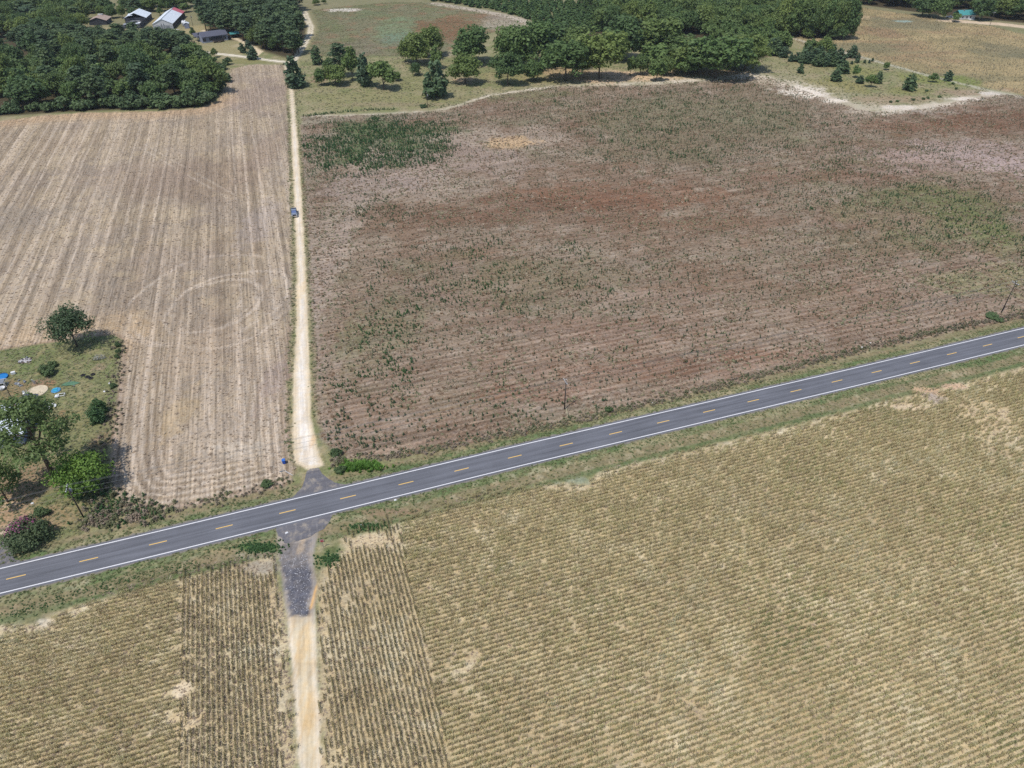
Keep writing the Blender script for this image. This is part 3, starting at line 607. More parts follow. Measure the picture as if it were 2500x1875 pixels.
V = {}
V['broad'] = [mk_broad(11+i, 5.0+.3*i, 12.0, .06, 30+6*i, 3000, .50, M['oak']) for i in range(7)]
V['grove'] = [mk_broad(31+i, 6.2, 14.0, .10, 46, 4200, .50, M['oak']) for i in range(5)]
V['pine'] = [mk_pine(51+i, 16, 2.7, .40, 24, 1050, .46, M['pine']) for i in range(5)]
V['light'] = [mk_broad(71+i, 4.2, 9.0, .1, 24, 2200, .45, M['light']) for i in range(3)]
V['yellow'] = [mk_broad(81, 4.2, 10.0, .2, 22, 1300, .5, M['yellow'])]
V['young'] = [mk_cone(91+i, 4.5, 1.25, 16, 420, .34, M['young']) for i in range(4)]
V['cedar'] = [mk_cone(101+i, 5.0, 1.5, 24, 900, .28, M['cedar']) for i in range(4)]
V['shrub'] = [mk_shrub(111+i, 4.0, 3.0, 900, .42, M['shrubm']) for i in range(4)]
COUNT = {}
def tree(kind, name, x, y, h, hw, label, cat='tree', group=None, var=None, rz=None):
    vs = V[kind]; n = COUNT[kind] = COUNT.get(kind, -1)+1
    crown, trunk, H, Rr = vs[(n if var is None else var) % len(vs)]
    e = empty(name, x, y, rng.random()*6.28 if rz is None else rz)
    sz = h/H; sx = hw/Rr if hw else sz*(.92+.16*rng.random()); e.scale = (sx, sx, sz)
    obj(trunk.name.split('.')[0], trunk, e); obj(crown.name.split('.')[0], crown, e)
    return tag(e, label, cat, group)

def scatter_in(poly, step, jit=.8, seed=1):
    rs = np.random.default_rng(seed); P = np.array(poly); x0, y0 = P.min(0); x1, y1 = P.max(0)
    X, Y = np.meshgrid(np.arange(x0, x1, step), np.arange(y0, y1, step)); X = X.ravel()+step*jit*(rs.random(X.size)-.5); Y = Y.ravel()+step*jit*(rs.random(Y.size)-.5)
    k = inside(X, Y, poly); return X[k], Y[k], rs
def poly(*p): return [D(*q) for q in p]

# --- woods
NWB = poly((-40,240),(60,234),(200,230),(330,230),(440,220),(470,196),(466,165),(440,140),(330,128),(160,122),(0,122),(-60,122))
X, Y, rs = scatter_in(NWB, 11.0, .85, 5)
for x, y in zip(X, Y):
    q = rs.random()
    if q < .66: tree('broad', 'broadleaf_tree', x, y, 7.5+10.0*rs.random()**1.2, 4.6+3.8*rs.random(), 'dark green broadleaf tree in the wood above the stubble field', group='broadleaf trees of the left wood')
    elif q < .84: tree('pine', 'wood_pine', x, y, 13+4*rs.random(), 3.4+1.6*rs.random(), 'dark pine standing among the broadleaf trees of the left wood', group='pines inside the left wood')
    else: tree('light', 'light_tree', x, y, 8+5*rs.random(), 3.8+2*rs.random(), 'lighter green tree mixed into the wood above the stubble field', group='lighter trees mixed into the left wood')
for px, py, h in ((330,180,13),(300,150,13),(410,170,11),(60,190,12),(150,170,12),(395,200,10),(455,150,8)):
    x, y = D(px, py); tree('light', 'light_tree', x, y, h, 4.6, 'fresh yellow-green tree among the darker trees of the left wood', group='light green trees in the left wood')
NWP = poly((100,124),(300,126),(405,118),(412,108),(380,100),(330,92),(260,92),(180,90),(80,86),(20,100))
X, Y, rs = scatter_in(NWP, 7.4, .8, 6)
for x, y in zip(X, Y):
    tree('pine', 'tall_pine', x, y, 9.5+3.2*rs.random(), 3.2+1.4*rs.random(), 'tall dark pine in the stand below the barns', group='pines below the barns')
for px, py in ((414,122),(408,128),(400,126)):
    x, y = D(px, py); tree('pine', 'tall_pine', x, y, 12+rs.random()*2, 3.4, 'tall pine with bare trunk at the right tip of the pine stand', group='pines at the tip of the stand')
ORD = 'first second third fourth fifth sixth seventh eighth ninth tenth eleventh twelfth thirteenth fourteenth fifteenth sixteenth seventeenth eighteenth nineteenth twentieth'.split()
SHX = [20,60,95,130,165,205,245,280,315,350,385,415,440,462,474,470,-10,476,484,486]
for i, (px, py, h, w) in enumerate([(20,246,5,4),(60,243,4,4),(95,242,4.5,4),(130,240,5,4.5),(165,240,4,4),(205,238,5.5,4.5),(245,236,4.5,4.5),(280,236,6,5),(315,236,5,4),(350,236,5,5),(385,233,5.5,5),(415,231,6.5,5),(440,226,7,5),(462,216,6.5,4.5),(474,200,6,4),(470,182,6,4),(-10,250,4,4),(476,165,5,3.5),(484,152,3.5,3),(486,142,3,3)]):
    x, y = D(px, py); k_ = 1.0+.5*rng.random(); tree('shrub', 'edge_shrub', x+2*rng.normal(), y+2+2.5*rng.random(), h*k_, w*(1.0+.45*rng.random()), '%s low green shrub from the left along the edge of the left wood' % ORD[sorted(range(20), key=lambda q: SHX[q]).index(i)], 'shrub', 'shrubs along the edge of the left wood')
MIDP = poly((436,66),(470,80),(520,88),(560,104),(585,112),(640,122),(652,108),(656,80),(652,50),(646,20),(640,10),(436,10))
X, Y, rs = scatter_in(MIDP, 9.0, .8, 8)
for x, y in zip(X, Y):
    tree('pine', 'wood_pine', x, y, 12.5+4.5*rs.random(), 3.6+1.6*rs.random(), 'dark pine in the wood behind the grey house', group='pines behind the grey house')
for px, py in ((600,110),(575,104),(550,96),(640,116)):
    x, y = D(px, py); tree('broad', 'wood_tree', x, y, 10, 5, 'green broadleaf tree at the front of the wood behind the grey house', group='broadleaf trees behind the grey house')
# far masses: one object each
def gn_scatter(name, pts, rots, scls, meshes, label, cat, idx=None, kind='stuff'):
    n = len(pts); me = bpy.data.meshes.new(name); me.vertices.add(n); me.vertices.foreach_set('co', np.asarray(pts, np.float32).ravel()); me.update()
    for nm, typ, val, key in (('rot','FLOAT_VECTOR',rots,'vector'),('scl','FLOAT_VECTOR',scls,'vector')):
        a = me.attributes.new(nm, typ, 'POINT'); a.data.foreach_set(key, np.asarray(val, np.float32).ravel())
    a = me.attributes.new('idx', 'INT', 'POINT'); a.data.foreach_set('value', np.asarray(idx if idx is not None else rng.integers(0, len(meshes), n), np.int32))
    src = bpy.data.collections.new(name+'_kinds')
    for i, q in enumerate(meshes):
        so = bpy.data.objects.new('%s_kind_%02d' % (name, i), q); src.objects.link(so)
    o = obj(name, me); g = bpy.data.node_groups.new(name, 'GeometryNodeTree')
    g.interface.new_socket('Geometry', in_out='INPUT', socket_type='NodeSocketGeometry'); g.interface.new_socket('Geometry', in_out='OUTPUT', socket_type='NodeSocketGeometry')
    gi, go = g.nodes.new('NodeGroupInput'), g.nodes.new('NodeGroupOutput')
    ci = g.nodes.new('GeometryNodeCollectionInfo'); ci.inputs[0].default_value = src; ci.inputs['Separate Children'].default_value = True
    m2p = g.nodes.new('GeometryNodeMeshToPoints'); ip = g.nodes.new('GeometryNodeInstanceOnPoints'); ip.inputs['Pick Instance'].default_value = True
    def at(nm, typ):
        q = g.nodes.new('GeometryNodeInputNamedAttribute'); q.data_type = typ; q.inputs[0].default_value = nm; return q.outputs[0]
    L = g.links.new
    L(gi.outputs[0], m2p.inputs['Mesh']); L(m2p.outputs[0], ip.inputs['Points']); L(ci.outputs[0], ip.inputs['Instance'])
    L(at('idx','INT'), ip.inputs['Instance Index']); L(at('scl','FLOAT_VECTOR'), ip.inputs['Scale'])
    e2r = g.nodes.new('FunctionNodeEulerToRotation'); L(at('rot','FLOAT_VECTOR'), e2r.inputs[0]); L(e2r.outputs[0], ip.inputs['Rotation'])
    L(ip.outputs[0], go.inputs[0])
    md = o.modifiers.new('scatter', 'NODES'); md.node_group = g
    return tag(o, label, cat, kind=kind)
def wood_mass(name, polyg, step, seed, kinds, h0, h1, w0, w1, label):
    X, Y, rs = scatter_in(polyg, step, .85, seed); n = len(X); ms = [v for k in kinds for v in V[k]]
    idx = rs.integers(0, len(ms), n); h = h0+(h1-h0)*rs.random(n); w = w0+(w1-w0)*rs.random(n)
    H = np.array([m[2] for m in ms])[idx]; Rr = np.array([m[3] for m in ms])[idx]
    sc = np.stack([w/Rr, w/Rr, h/H], 1); ro = np.stack([np.zeros(n), np.zeros(n), rs.random(n)*6.28], 1)
    return gn_scatter(name, np.stack([X, Y, np.zeros(n)], 1), ro, sc, [m[0] for m in ms], label, 'woodland', idx)
wood_mass('far_wood', poly((-60,84),(80,82),(170,84),(182,56),(192,36),(240,29),(300,34),(420,20),(426,14),(300,12),(180,16),(60,-14),(-60,-14)), 10.5, 21, ['broad','pine','broad'], 8, 14, 4.5, 6.5, 'mixed wood stretching away to the left of the barns')
wood_mass('far_wood', poly((1290,70),(1420,72),(1560,86),(1650,96),(1690,80),(1838,74),(1846,50),(1840,20),(1800,-16),(1270,-16),(1260,10),(1300,40)), 11, 22, ['broad','grove','broad'], 12, 19, 5.5, 8, 'dense dark wood behind the pasture grove')
wood_mass('far_wood', poly((1846,6),(1920,14),(1990,22),(2040,24),(2110,28),(2150,44),(2212,48),(2500,64),(2500,-30),(1846,-30)), 12, 23, ['broad','grove'], 12, 18, 6, 8, 'wood closing the view behind the green-roofed house')
PL = poly((930,2),(1040,18),(1110,33),(1155,48),(1220,62),(1300,72),(1360,66),(1330,44),(1290,26),(1260,12),(1180,4),(1100,-10),(930,-14))
X, Y, rs = scatter_in(PL, 5.4, .5, 24)
order = np.argsort(Y); n = len(X)
for k in order[:220]:
    tree('young', 'plantation_pine', X[k], Y[k], 4.2+1.8*rs.random(), 2.1+.8*rs.random(), 'young bright green pine in the plantation behind the far field', group='young pines of the plantation')
k = order[220:]; m_ = len(k)
if m_ > 0:
    h = 4.2+1.8*rs.random(m_); w = 2.2+.8*rs.random(m_)
    gn_scatter('plantation', np.stack([X[k], Y[k], np.zeros(m_)], 1), np.stack([np.zeros(m_)]*2+[rs.random(m_)*6.28], 1), np.stack([w/1.25, w/1.25, h/4.5], 1), [v[0] for v in V['young']], 'back rows of the young pine plantation', 'plantation')
for px, py in ((1590,92),(1612,98),(1636,100),(1652,108),(1672,112),(1684,104),(1620,88),(1655,92),(1560,90),(1575,98),(1640,112),(1690,114),(1530,86),(1600,104),(1665,100),(1545,98)):
    x, y = D(px, py); tree('light', 'sapling_tree', x, y, 10+4*rs.random(), 4+rs.random(), 'bright green young tree right behind the dark grove', group='bright young trees behind the grove')
for px, py in ((1355,50),(1470,66),(1385,68)):
    x, y = D(px, py); tree('yellow', 'yellow_tree', x, y, 12, 5, 'yellow-green tree sticking out of the dark wood', group='yellow-green trees in the right wood')

# --- single trees in the pasture: (x, foot, top, half width) in frame pixels
def by_px(kind, name, x, foot, top, hw, label, cat='tree', group=None, var=None):
    g = S(x, foot); h = max(.6, height(g, top)); dist = math.hypot(math.hypot(*g), CAM_H)
    fx = dist/math.hypot(FPX, x-1250, foot-937.5)
    return tree(kind, name, g[0], g[1], h, hw*fx, label, cat, group, var)
z2 = lambda x, f, t, w: (625+.2833*x, .2833*f, .2833*t, .2833*w)
z3 = lambda x, f, t, w: (1250+.2833*x, .2833*f, .2833*t, .2833*w*1.16)
z4 = lambda x, f, t, w: (1875+.2833*x, .2833*f, .2833*t, .2833*w)
for a, kind, name, lab in [
 (z2(340,748,470,100),'cedar','roadside_pine','bushy dark pine leaning over the top of the sandy lane'),
 (z2(530,555,385,52),'cedar','conifer','slim dark conifer standing apart behind the roadside tree row'),
 (z2(565,735,585,55),'broad','small_tree','low rounded dark tree at the left end of the pasture row'),
 (z2(690,728,545,100),'broad','round_tree','dark rounded tree second from the lane in the pasture row'),
 (z2(735,660,375,85),'pine','row_pine','tall pine rising behind the rounded tree of the pasture row'),
 (z2(640,640,490,48),'broad','small_tree','small tree squeezed behind the rounded tree of the pasture row'),
 (z2(835,700,410,70),'light','pale_tree','pale thin-leaved tree in the middle of the pasture row'),
 (z2(945,745,440,75),'cedar','dark_pine','dark pointed pine beside the light green tree of the pasture row'),
 (z2(1100,775,520,118),'light','light_green_tree','light green spreading tree with visible trunk at the right of the pasture row'),
 (z2(1210,695,615,42),'light','small_tree','small light green tree right of the spreading light tree'),
 (z2(1520,490,220,112),'grove','shade_tree','large dark shade tree at the back left of the pasture'),
 (z2(1390,555,290,120),'grove','shade_tree','wide dark shade tree in front of the back left pasture group'),
 (z2(1290,530,340,55),'broad','narrow_tree','narrow dark tree at the left side of the back pasture group'),
 (z2(1560,590,400,64),'light','pale_tree','pale tree in front of the back left shade trees'),
 (z2(1375,650,540,52),'broad','small_tree','small tree on a bare trunk below the back left shade trees'),
 (z2(1560,840,510,118),'cedar','tall_cedar','tall dense evergreen clump standing beside the pasture power pole'),
 (z2(1860,545,225,172),'grove','shade_tree','broad dark shade tree left of the grove'),
 (z2(1805,720,470,122),'grove','field_tree','round tree with short trunk in front of the broad shade tree'),
 (z2(2170,735,450,132),'grove','field_tree','round tree with slender trunk just left of the grove'),
 (z2(2180,540,240,115),'grove','shade_tree','dark shade tree at the back left corner of the grove'),
 (z2(520,44,-10,34),'broad','small_tree','left one of two small trees beyond the far field'),
 (z2(588,36,-8,22),'broad','small_tree','right one of two small trees beyond the far field'),
 (z3(60,610,230,150),'grove','grove_tree','big dark tree at the left front of the pasture grove'),
 (z3(185,698,520,78),'broad','small_tree','small round tree in the shade at the front left of the grove'),
 (z3(250,560,180,150),'grove','grove_tree','big dark tree behind the small round tree of the grove'),
 (z3(460,695,350,160),'grove','grove_tree','big dark tree second from left along the front of the grove'),
 (z3(560,560,230,160),'grove','grove_tree','big tree in the second row of the grove, left of centre'),
 (z3(750,680,265,165),'grove','grove_tree','tallest front tree of the grove beside the sandy clearing'),
 (z3(950,515,145,165),'grove','grove_tree','tree with forked trunk at the back of the sandy clearing'),
 (z3(1250,520,150,170),'grove','grove_tree','wide tree behind the right side of the sandy clearing'),
 (z3(400,520,200,150),'grove','grove_tree','tree in the back row of the grove behind the front pair'),
 (z3(1020,655,480,36),'light','thin_tree','thin tree on two bare stems at the clearing'),
 (z3(1105,645,460,60),'broad','small_tree','small dark tree next to the thin tree at the clearing'),
 (z3(1240,695,490,62),'light','light_tree','light green tree in front of the grove, right of the clearing'),
 (z3(1330,650,470,70),'broad','small_tree','dark tree between the two light green ones of the grove'),
 (z3(1490,660,505,80),'light','light_tree','low light green tree in front of the dark right grove'),
 (z3(1560,620,330,180),'grove','grove_tree','dark tree behind the low light green tree of the right grove'),
 (z3(1750,675,310,200),'grove','grove_tree','widest dark tree at the front of the right grove'),
 (z3(2000,610,310,150),'grove','grove_tree','dark tree at the right end of the grove'),
 (z3(1880,560,300,160),'grove','grove_tree','dark tree behind the right end of the grove'),
 (z3(1240,600,370,130),'light','mid_tree','mid green tree behind the light green tree of the grove'),
 (z3(1400,560,300,150),'grove','grove_tree','dark tree in the middle of the right grove')]:
    by_px(kind, name, *a, lab, group=None)
for a, kind, name, lab in [
 (z4(465,505,320,78),'broad','dark_tree','tall dark round tree at the back of the young pine group'),
 (z4(360,470,330,60),'light','pale_tree','pale tree left of the tall dark tree near the distant corn'),
 (z4(720,495,385,52),'cedar','corner_cedar','dense cedar at the corner of the distant cornfield'),
 (z4(765,540,450,22),'cedar','slim_cedar','slim upright cedar below the corner cedar'),
 (z4(600,560,410,64),'cedar','cedar','bushy cedar at the right of the young pine group'),
 (z4(275,632,540,33),'cedar','lone_cedar','lone small cedar standing left in the right-hand pasture'),
 (z4(190,532,450,24),'cedar','small_cedar','narrow small cedar left of the young pine group'),
 (z4(580,698,590,52),'cedar','dark_sapling','leaning dark sapling at the front of the right-hand pasture'),
 (z4(640,630,515,58),'cedar','dark_sapling','dark sapling right behind the leaning one'),
 (z4(750,668,565,40),'light','light_sapling','light green sapling on a thin stem in the right-hand pasture'),
 (z4(790,720,645,34),'cedar','small_cedar','small round cedar below the light green sapling'),
 (z4(880,752,640,50),'light','light_sapling','light green sapling in front of a dark cedar'),
 (z4(942,718,610,40),'cedar','cedar','dark cedar right behind a light green sapling'),
 (z4(1010,602,530,28),'light','tiny_sapling','tiny spreading sapling near the edge of the distant corn'),
 (z4(1210,778,630,60),'cedar','pointed_cedar','large pointed cedar alone in the right-hand pasture'),
 (z4(1415,708,635,40),'light','flat_sapling','flat-topped yellowish sapling between two dark cedars'),
 (z4(1545,694,600,42),'cedar','oval_cedar','oval cedar nearest the right corner of the pasture'),
 (z4(1605,188,110,46),'light','front_tree','light green tree in front of the green-roofed house'),
 (z4(1320,140,-30,90),'grove','lawn_tree','leftmost of three tall trees left of the green-roofed house'),
 (z4(1390,138,-20,70),'broad','lawn_tree','middle of three tall trees left of the green-roofed house'),
 (z4(1460,162,-20,80),'grove','lawn_tree','rightmost of three tall trees left of the green-roofed house'),
 (z4(1830,175,-30,90),'grove','yard_tree','tall dark tree just right of the green-roofed house')]:
    by_px(kind, name, *a, lab)
for px, py, h in ((300,540,14),(330,548,13),(380,545,16),(420,570,13),(450,560,15),(490,572,14),(520,560,17),(560,572,12),(250,530,10),(130,495,12),(60,480,20),(100,440,18),(20,460,16),(540,520,17),(330,500,14),(430,520,16)):
    by_px('cedar', 'group_pine', *z4(px, py, py-h*8.5, 34+h*1.2), 'young dark pine in the clump left of the pasture saplings', group='clump of young pines')
for px, py in ((830,545),(870,545),(897,530),(720,555)):
    by_px('cedar', 'tiny_cedar', *z4(px, py, py-34, 13), 'tiny cedar seedling beside the slim upright cedar', 'tree', 'tiny cedars by the distant corn')
for px, py in ((1115,878),(1250,866),(1335,858),(1375,852),(1475,840),(1055,884),(1620,770),(1590,728),(1365,788)):
    by_px('shrub', 'low_bush', *z4(px, py, py-22, 16), 'low dark bush near the white sandy margin of the pasture', 'shrub', 'low bushes by the sandy margin')
# front of the wood that reaches into the distant corn
for i, (px, f, t, w) in enumerate([(40,300,60,95),(140,310,90,95),(230,300,120,90),(320,318,20,100),(410,322,130,80),(500,330,-10,90),(590,335,10,85),(660,338,-20,70),(700,335,150,45),(620,340,200,60),(270,310,-20,100),(120,300,-20,100),(560,338,230,60),(420,320,-30,90),(340,325,230,60),(180,312,210,60),(80,302,190,60)]):
    by_px('grove' if t < 100 else 'broad', 'wood_edge_tree', *z4(px, f, t, w), 'dark tree on the edge of the wood reaching into the distant corn', group='edge trees of the wood by the distant corn')
by_px('light', 'vine_shrub', *z4(630,338,210,62), 'light yellow-green thicket at the corner of the wood by the distant corn', 'shrub')
# trees near the farmstead
zf = lambda x, f, t, w: (240+.1808*x, 10+.1808*f, 10+.1808*t, .1808*w)
for a, kind, name, lab in [(zf(1290,455,320,36),'light','yard_tree','thin-leaved tree left of the grey house'),(zf(1950,655,520,60),'cedar','drive_pine','left pine by the white drive of the grey house'),(zf(2095,745,560,85),'cedar','drive_pine','larger pine at the end of the white drive'),(zf(2030,600,475,50),'cedar','drive_pine','pine behind the two drive pines'),
   (zf(840,150,50,42),'broad','round_bush','dark round tree behind the long barn'),(zf(735,90,10,30),'broad','round_bush','small dark tree behind the damaged barn'),(zf(1190,110,-20,75),'light','bright_tree','bright green tree behind the red end of the long barn'),(zf(480,180,30,65),'broad','round_tree','dark tree just left of the damaged barn'),(zf(330,190,0,55),'broad','round_tree','dark tree between the brown shed and the damaged barn'),(zf(190,190,10,80),'broad','round_tree','dark tree behind the brown shed'),(zf(60,160,20,70),'broad','round_tree','dark tree left behind the brown shed'),(zf(1450,770,625,90),'broad','wood_tip_tree','dark tree at the right end of the left wood below the lawn'),(zf(1580,720,600,50),'broad','wood_tip_tree','small tree at the very tip of the left wood below the lawn'),(zf(1885,430,365,24),'light','carport_bush','small bush beside the teal carport')]:
    by_px(kind, name, *a, lab)
# ------------------------------------------------------------------ crops and weeds
def blade_mesh(name, tris, tints, mat):
    me = bpy.data.meshes.new(name); v = np.asarray(tris, np.float32).reshape(-1, 3); n = len(v)//3
    me.from_pydata([tuple(q) for q in v], [], [(3*i, 3*i+1, 3*i+2) for i in range(n)]); me.update()
    at = me.attributes.new('Tint', 'FLOAT', 'POINT'); at.data.foreach_set('value', np.repeat(np.clip(tints, 0, 1), 3).astype(np.float32))
    me.materials.append(mat); return me
def mk_weed(name, seed, mat, n=26, spread=.34, H=1.0, wide=.10):
    rs = random.Random(seed); T, C = [], []
    for i in range(n):
        th = rs.random()*6.28; t = (i+.5)/n; z0 = H*t*.72; r = spread*(1.05-t*.8)*(.6+.6*rs.random()); ca, sa = math.cos(th), math.sin(th)
        tip = (ca*r, sa*r, z0+H*(.02+.16*rs.random())); w = wide*(.7+.6*rs.random())
        T += [(-sa*w+ca*.03, ca*w+sa*.03, z0), (sa*w+ca*.03, -ca*w+sa*.03, z0+.03), tip]; C.append(.5+.5*(rs.random()-.5))
    return blade_mesh(name, T, C, mat)
def mk_tuft(name, seed, mat, n=14, spread=.42, H=.22, wide=.09):
    rs = random.Random(seed); T, C = [], []
    for i in range(n):
        th = rs.random()*6.28; ca, sa = math.cos(th), math.sin(th); o = spread*.5*rs.random(); th2 = rs.random()*6.28; ox, oy = o*math.cos(th2), o*math.sin(th2)
        w = wide*(.6+.8*rs.random()); L = spread*(.4+.7*rs.random())
        T += [(ox-sa*w, oy+ca*w, 0), (ox+sa*w, oy-ca*w, 0), (ox+ca*L, oy+sa*L, H*(.4+.8*rs.random()))]; C.append(.5+.6*(rs.random()-.5))
    return blade_mesh(name, T, C, mat)
def mk_corn(name, seed, mat, L0=.24, L1=.16, Hm=1.02):
    """one metre of corn row: four dry plants with arching leaves"""
    rs = random.Random(seed); T, C = [], []
    for k in range(4):
        x0 = -.375+.25*k+.10*(rs.random()-.5); y0 = .07*(rs.random()-.5); H = Hm*(.8+.35*rs.random()); pt = .5+.5*(rs.random()-.5)
        for q in range(2):
            a = q*1.57+rs.random(); T += [(x0-.03*math.cos(a), y0-.03*math.sin(a), 0), (x0+.03*math.cos(a), y0+.03*math.sin(a), 0), (x0, y0, H*1.15)]; C.append(pt+.15)
        for i in range(7):
            z = H*(.25+.11*i); th = (i % 2)*math.pi+1.5*rs.random()-.75+(1.57 if rs.random() < .3 else 0); ca, sa = math.cos(th), math.sin(th); L = L0+L1*rs.random(); w = .05
            m = (x0+ca*L*.55, y0+sa*L*.55, z+.10+.06*rs.random()); tip = (x0+ca*L, y0+sa*L, z-.12-.22*rs.random()); b = (x0, y0, z)
            l, r = (m[0]-sa*w, m[1]+ca*w, m[2]), (m[0]+sa*w, m[1]-ca*w, m[2])
            T += [b, r, l, l, r, tip]; cc = pt+.34*(rs.random()-.5); C += [cc, cc-.06]
    return blade_mesh(name, T, C, mat)
M['corn'] = leaf_mat('corn_leaves', [alb(160,165,118), alb(187,184,133), alb(209,201,151), alb(196,181,140), alb(224,216,170), alb(203,191,145), alb(232,224,188), alb(168,172,124)], .48, 20.0)
M['weed'] = leaf_mat('weed_leaves', [a_((.105,.155,.072)), a_((.085,.140,.064)), a_((.130,.160,.082)), a_((.092,.155,.064))], .35)
M['weedg'] = leaf_mat('weed_leaves_fresh', [a_((.075,.155,.058)), a_((.098,.185,.066)), a_((.066,.142,.056))], .35)
M['dead'] = leaf_mat('dead_stalks', [alb(164,140,116), alb(190,173,150), alb(150,122,96), alb(206,190,166), alb(180,161,130)], .4, 14.0)
M['deadg'] = leaf_mat('dull_grass', [alb(156,154,120), alb(178,168,136), alb(142,146,110), alb(188,174,148)], .4, 12.0)
M['straw'] = leaf_mat('straw', [alb(196,176,152), alb(214,198,176), alb(176,156,136), alb(222,208,188)], .4, 10.0)
M['grass'] = leaf_mat('verge_grass', [alb(134,146,100), alb(122,142,92), alb(170,164,124), alb(150,152,110)], .4, 6.0)
M['lush'] = leaf_mat('lush_weeds', [a_((.150,.290,.060)), a_((.180,.330,.065)), a_((.130,.250,.060))], .35)
M['brush'] = leaf_mat('brush', [alb(156,150,122), alb(138,142,104), alb(172,154,138), alb(126,138,98)], .35, 5.0)
M['farcornm'] = leaf_mat('far_corn_leaves', [alb(196,186,152), alb(216,204,166), alb(182,174,144), alb(206,190,158)], .45, 20.0)
WEED = [mk_weed('weed', 200+i, M['weed']) for i in range(5)]
WEEDG = [mk_weed('weed', 210+i, M['weedg'], 30, .42) for i in range(4)]
DEAD = [mk_tuft('tuft', 220+i, M['dead'], 14, .46, .16, .10) for i in range(5)]
DEADG = [mk_tuft('tuft', 230+i, M['deadg']) for i in range(4)]
STRAW = [mk_tuft('tuft', 240+i, M['straw'], 10, .4, .22, .06) for i in range(4)]
GRASS = [mk_tuft('tuft', 250+i, M['grass'], 18, .45, .34, .07) for i in range(4)]
LUSH = [mk_tuft('tuft', 260+i, M['lush'], 24, .5, .7, .12) for i in range(3)]
BRUSH = [mk_weed('brush', 270+i, M['brush'], 34, .75, 1.1, .16) for i in range(5)]
M['cornh'] = leaf_mat('corn_headland_leaves', [alb(146,146,108), alb(164,156,116), alb(186,172,132), alb(136,138,100)], .4, 12.0)
CORN = [mk_corn('corn', 280+i, M['corn']) for i in range(8)]; CORNH = [mk_corn('corn', 400+i, M['cornh'], .14, .12, .95) for i in range(6)]
FCORN = [mk_weed('corn', 290+i, M['farcornm'], 16, .6, 1.3, .16) for i in range(4)]
def gfield(name, X, Y, meshes, s0, s1, label, cat, seed, tall=1.0, tilt=.12, rz=None):
    rs = np.random.default_rng(seed); n = len(X); s = s0+(s1-s0)*rs.random(n)**1.5
    ro = np.stack([tilt*rs.normal(size=n), tilt*rs.normal(size=n), rs.random(n)*6.28 if rz is None else rz+(rs.random(n) < .5)*math.pi+.05*rs.normal(size=n)], 1)
    return gn_scatter(name, np.stack([X, Y, np.zeros(n)], 1), ro, np.stack([s, s, s*tall*(.8+.4*rs.random(n))], 1), meshes, label, cat, rs.integers(0, len(meshes), n))
def in_view(x, y): return (y > 44) & (y < 720) & (np.abs(x) < .60*y+62)
# corn rows
def rows(polyg, ang, spacing, seed, excl=None, only=None, bare=()):
    rs = np.random.default_rng(seed); P = np.array(polyg); c = P.mean(0); u = np.array([math.cos(ang), math.sin(ang)]); n = np.array([-u[1], u[0]])
    L = 190; a, b = np.meshgrid(np.arange(-L, L, .9), np.arange(-L, L, spacing)); a = a.ravel()+.12*rs.normal(size=a.size); b = b.ravel()+.03*rs.normal(size=b.size)
    x, y = c[0]+a*u[0]+b*n[0], c[1]+a*u[1]+b*n[1]; k = in_view(x, y); x, y = x[k], y[k]
    k = inside(x, y, polyg); x, y = x[k], y[k]
    if excl is not None: k = ~inside(x, y, excl); x, y = x[k], y[k]
    if only is not None: k = inside(x, y, only); x, y = x[k], y[k]
    p = np.full(len(x), .985); nz = fbm(x, y, 6, 4, seed+3); p -= .10*ss(nz, .66, .82); ed = sdist(x, y, polyg); p *= .25+.75*ss(ed, .2, 3.0)
    for (px, py, wx, wy, a_) in bare: p *= 1-a_*blob(x, y, px, py, wx, wy, int(px), .6, 1.6)
    k = rs.random(len(x)) < p; return x[k], y[k]
BR = ((800,1170,60,22,.95),(2005,845,34,10,.95),(1960,880,50,9,.95),(2020,862,26,15,.95),(2060,835,30,8,.9),(2130,900,60,40,.5),(715,1200,30,26,.9),(1500,1500,12,14,.6),(1480,1530,60,20,.3),(1000,1450,40,60,.35),(390,1490,24,22,.95),(400,1560,44,30,.5),(560,1225,50,16,.9),(2180,780,40,14,.4),(440,1420,60,40,.3),(780,1290,40,40,.35),(2160,960,60,40,.4))
TA = math.atan2(47.9-81.5, -31.1+42.7)
x1, y1 = rows(CORN_R, RA-.01, .83, 1, excl=CORN_HEAD, bare=BR); x2, y2 = rows(CORN_R, TA, .79, 2, only=CORN_HEAD, bare=BR)
x3, y3 = rows(CORN_L, RA, .83, 3, excl=CORN_LH, bare=BR); x4, y4 = rows(CORN_L, TA, .79, 4, only=CORN_LH, bare=BR)
gfield('corn_crop', x1, y1, CORN, .8, 1.25, 'dry tan corn rows filling the right foreground parallel to the road', 'corn', 11, 1, .06, RA-.01)
gfield('corn_crop', x2, y2, CORNH, .85, 1.15, 'dry corn headland rows right beside the dirt track', 'corn', 12, 1, .06, TA)
gfield('corn_crop', x3, y3, CORN, .8, 1.2, 'dry corn rows in the bottom left corner running with the road', 'corn', 13, 1, .06, RA)
gfield('corn_crop', x4, y4, CORNH, .8, 1.1, 'dry corn headland rows left beside the dirt track', 'corn', 14, 1, .06, TA)
def litter_test(x, y, r): return r.random(len(x)) < .35+.5*ss(fbm(x, y, 4, 3, 61), .4, .6)
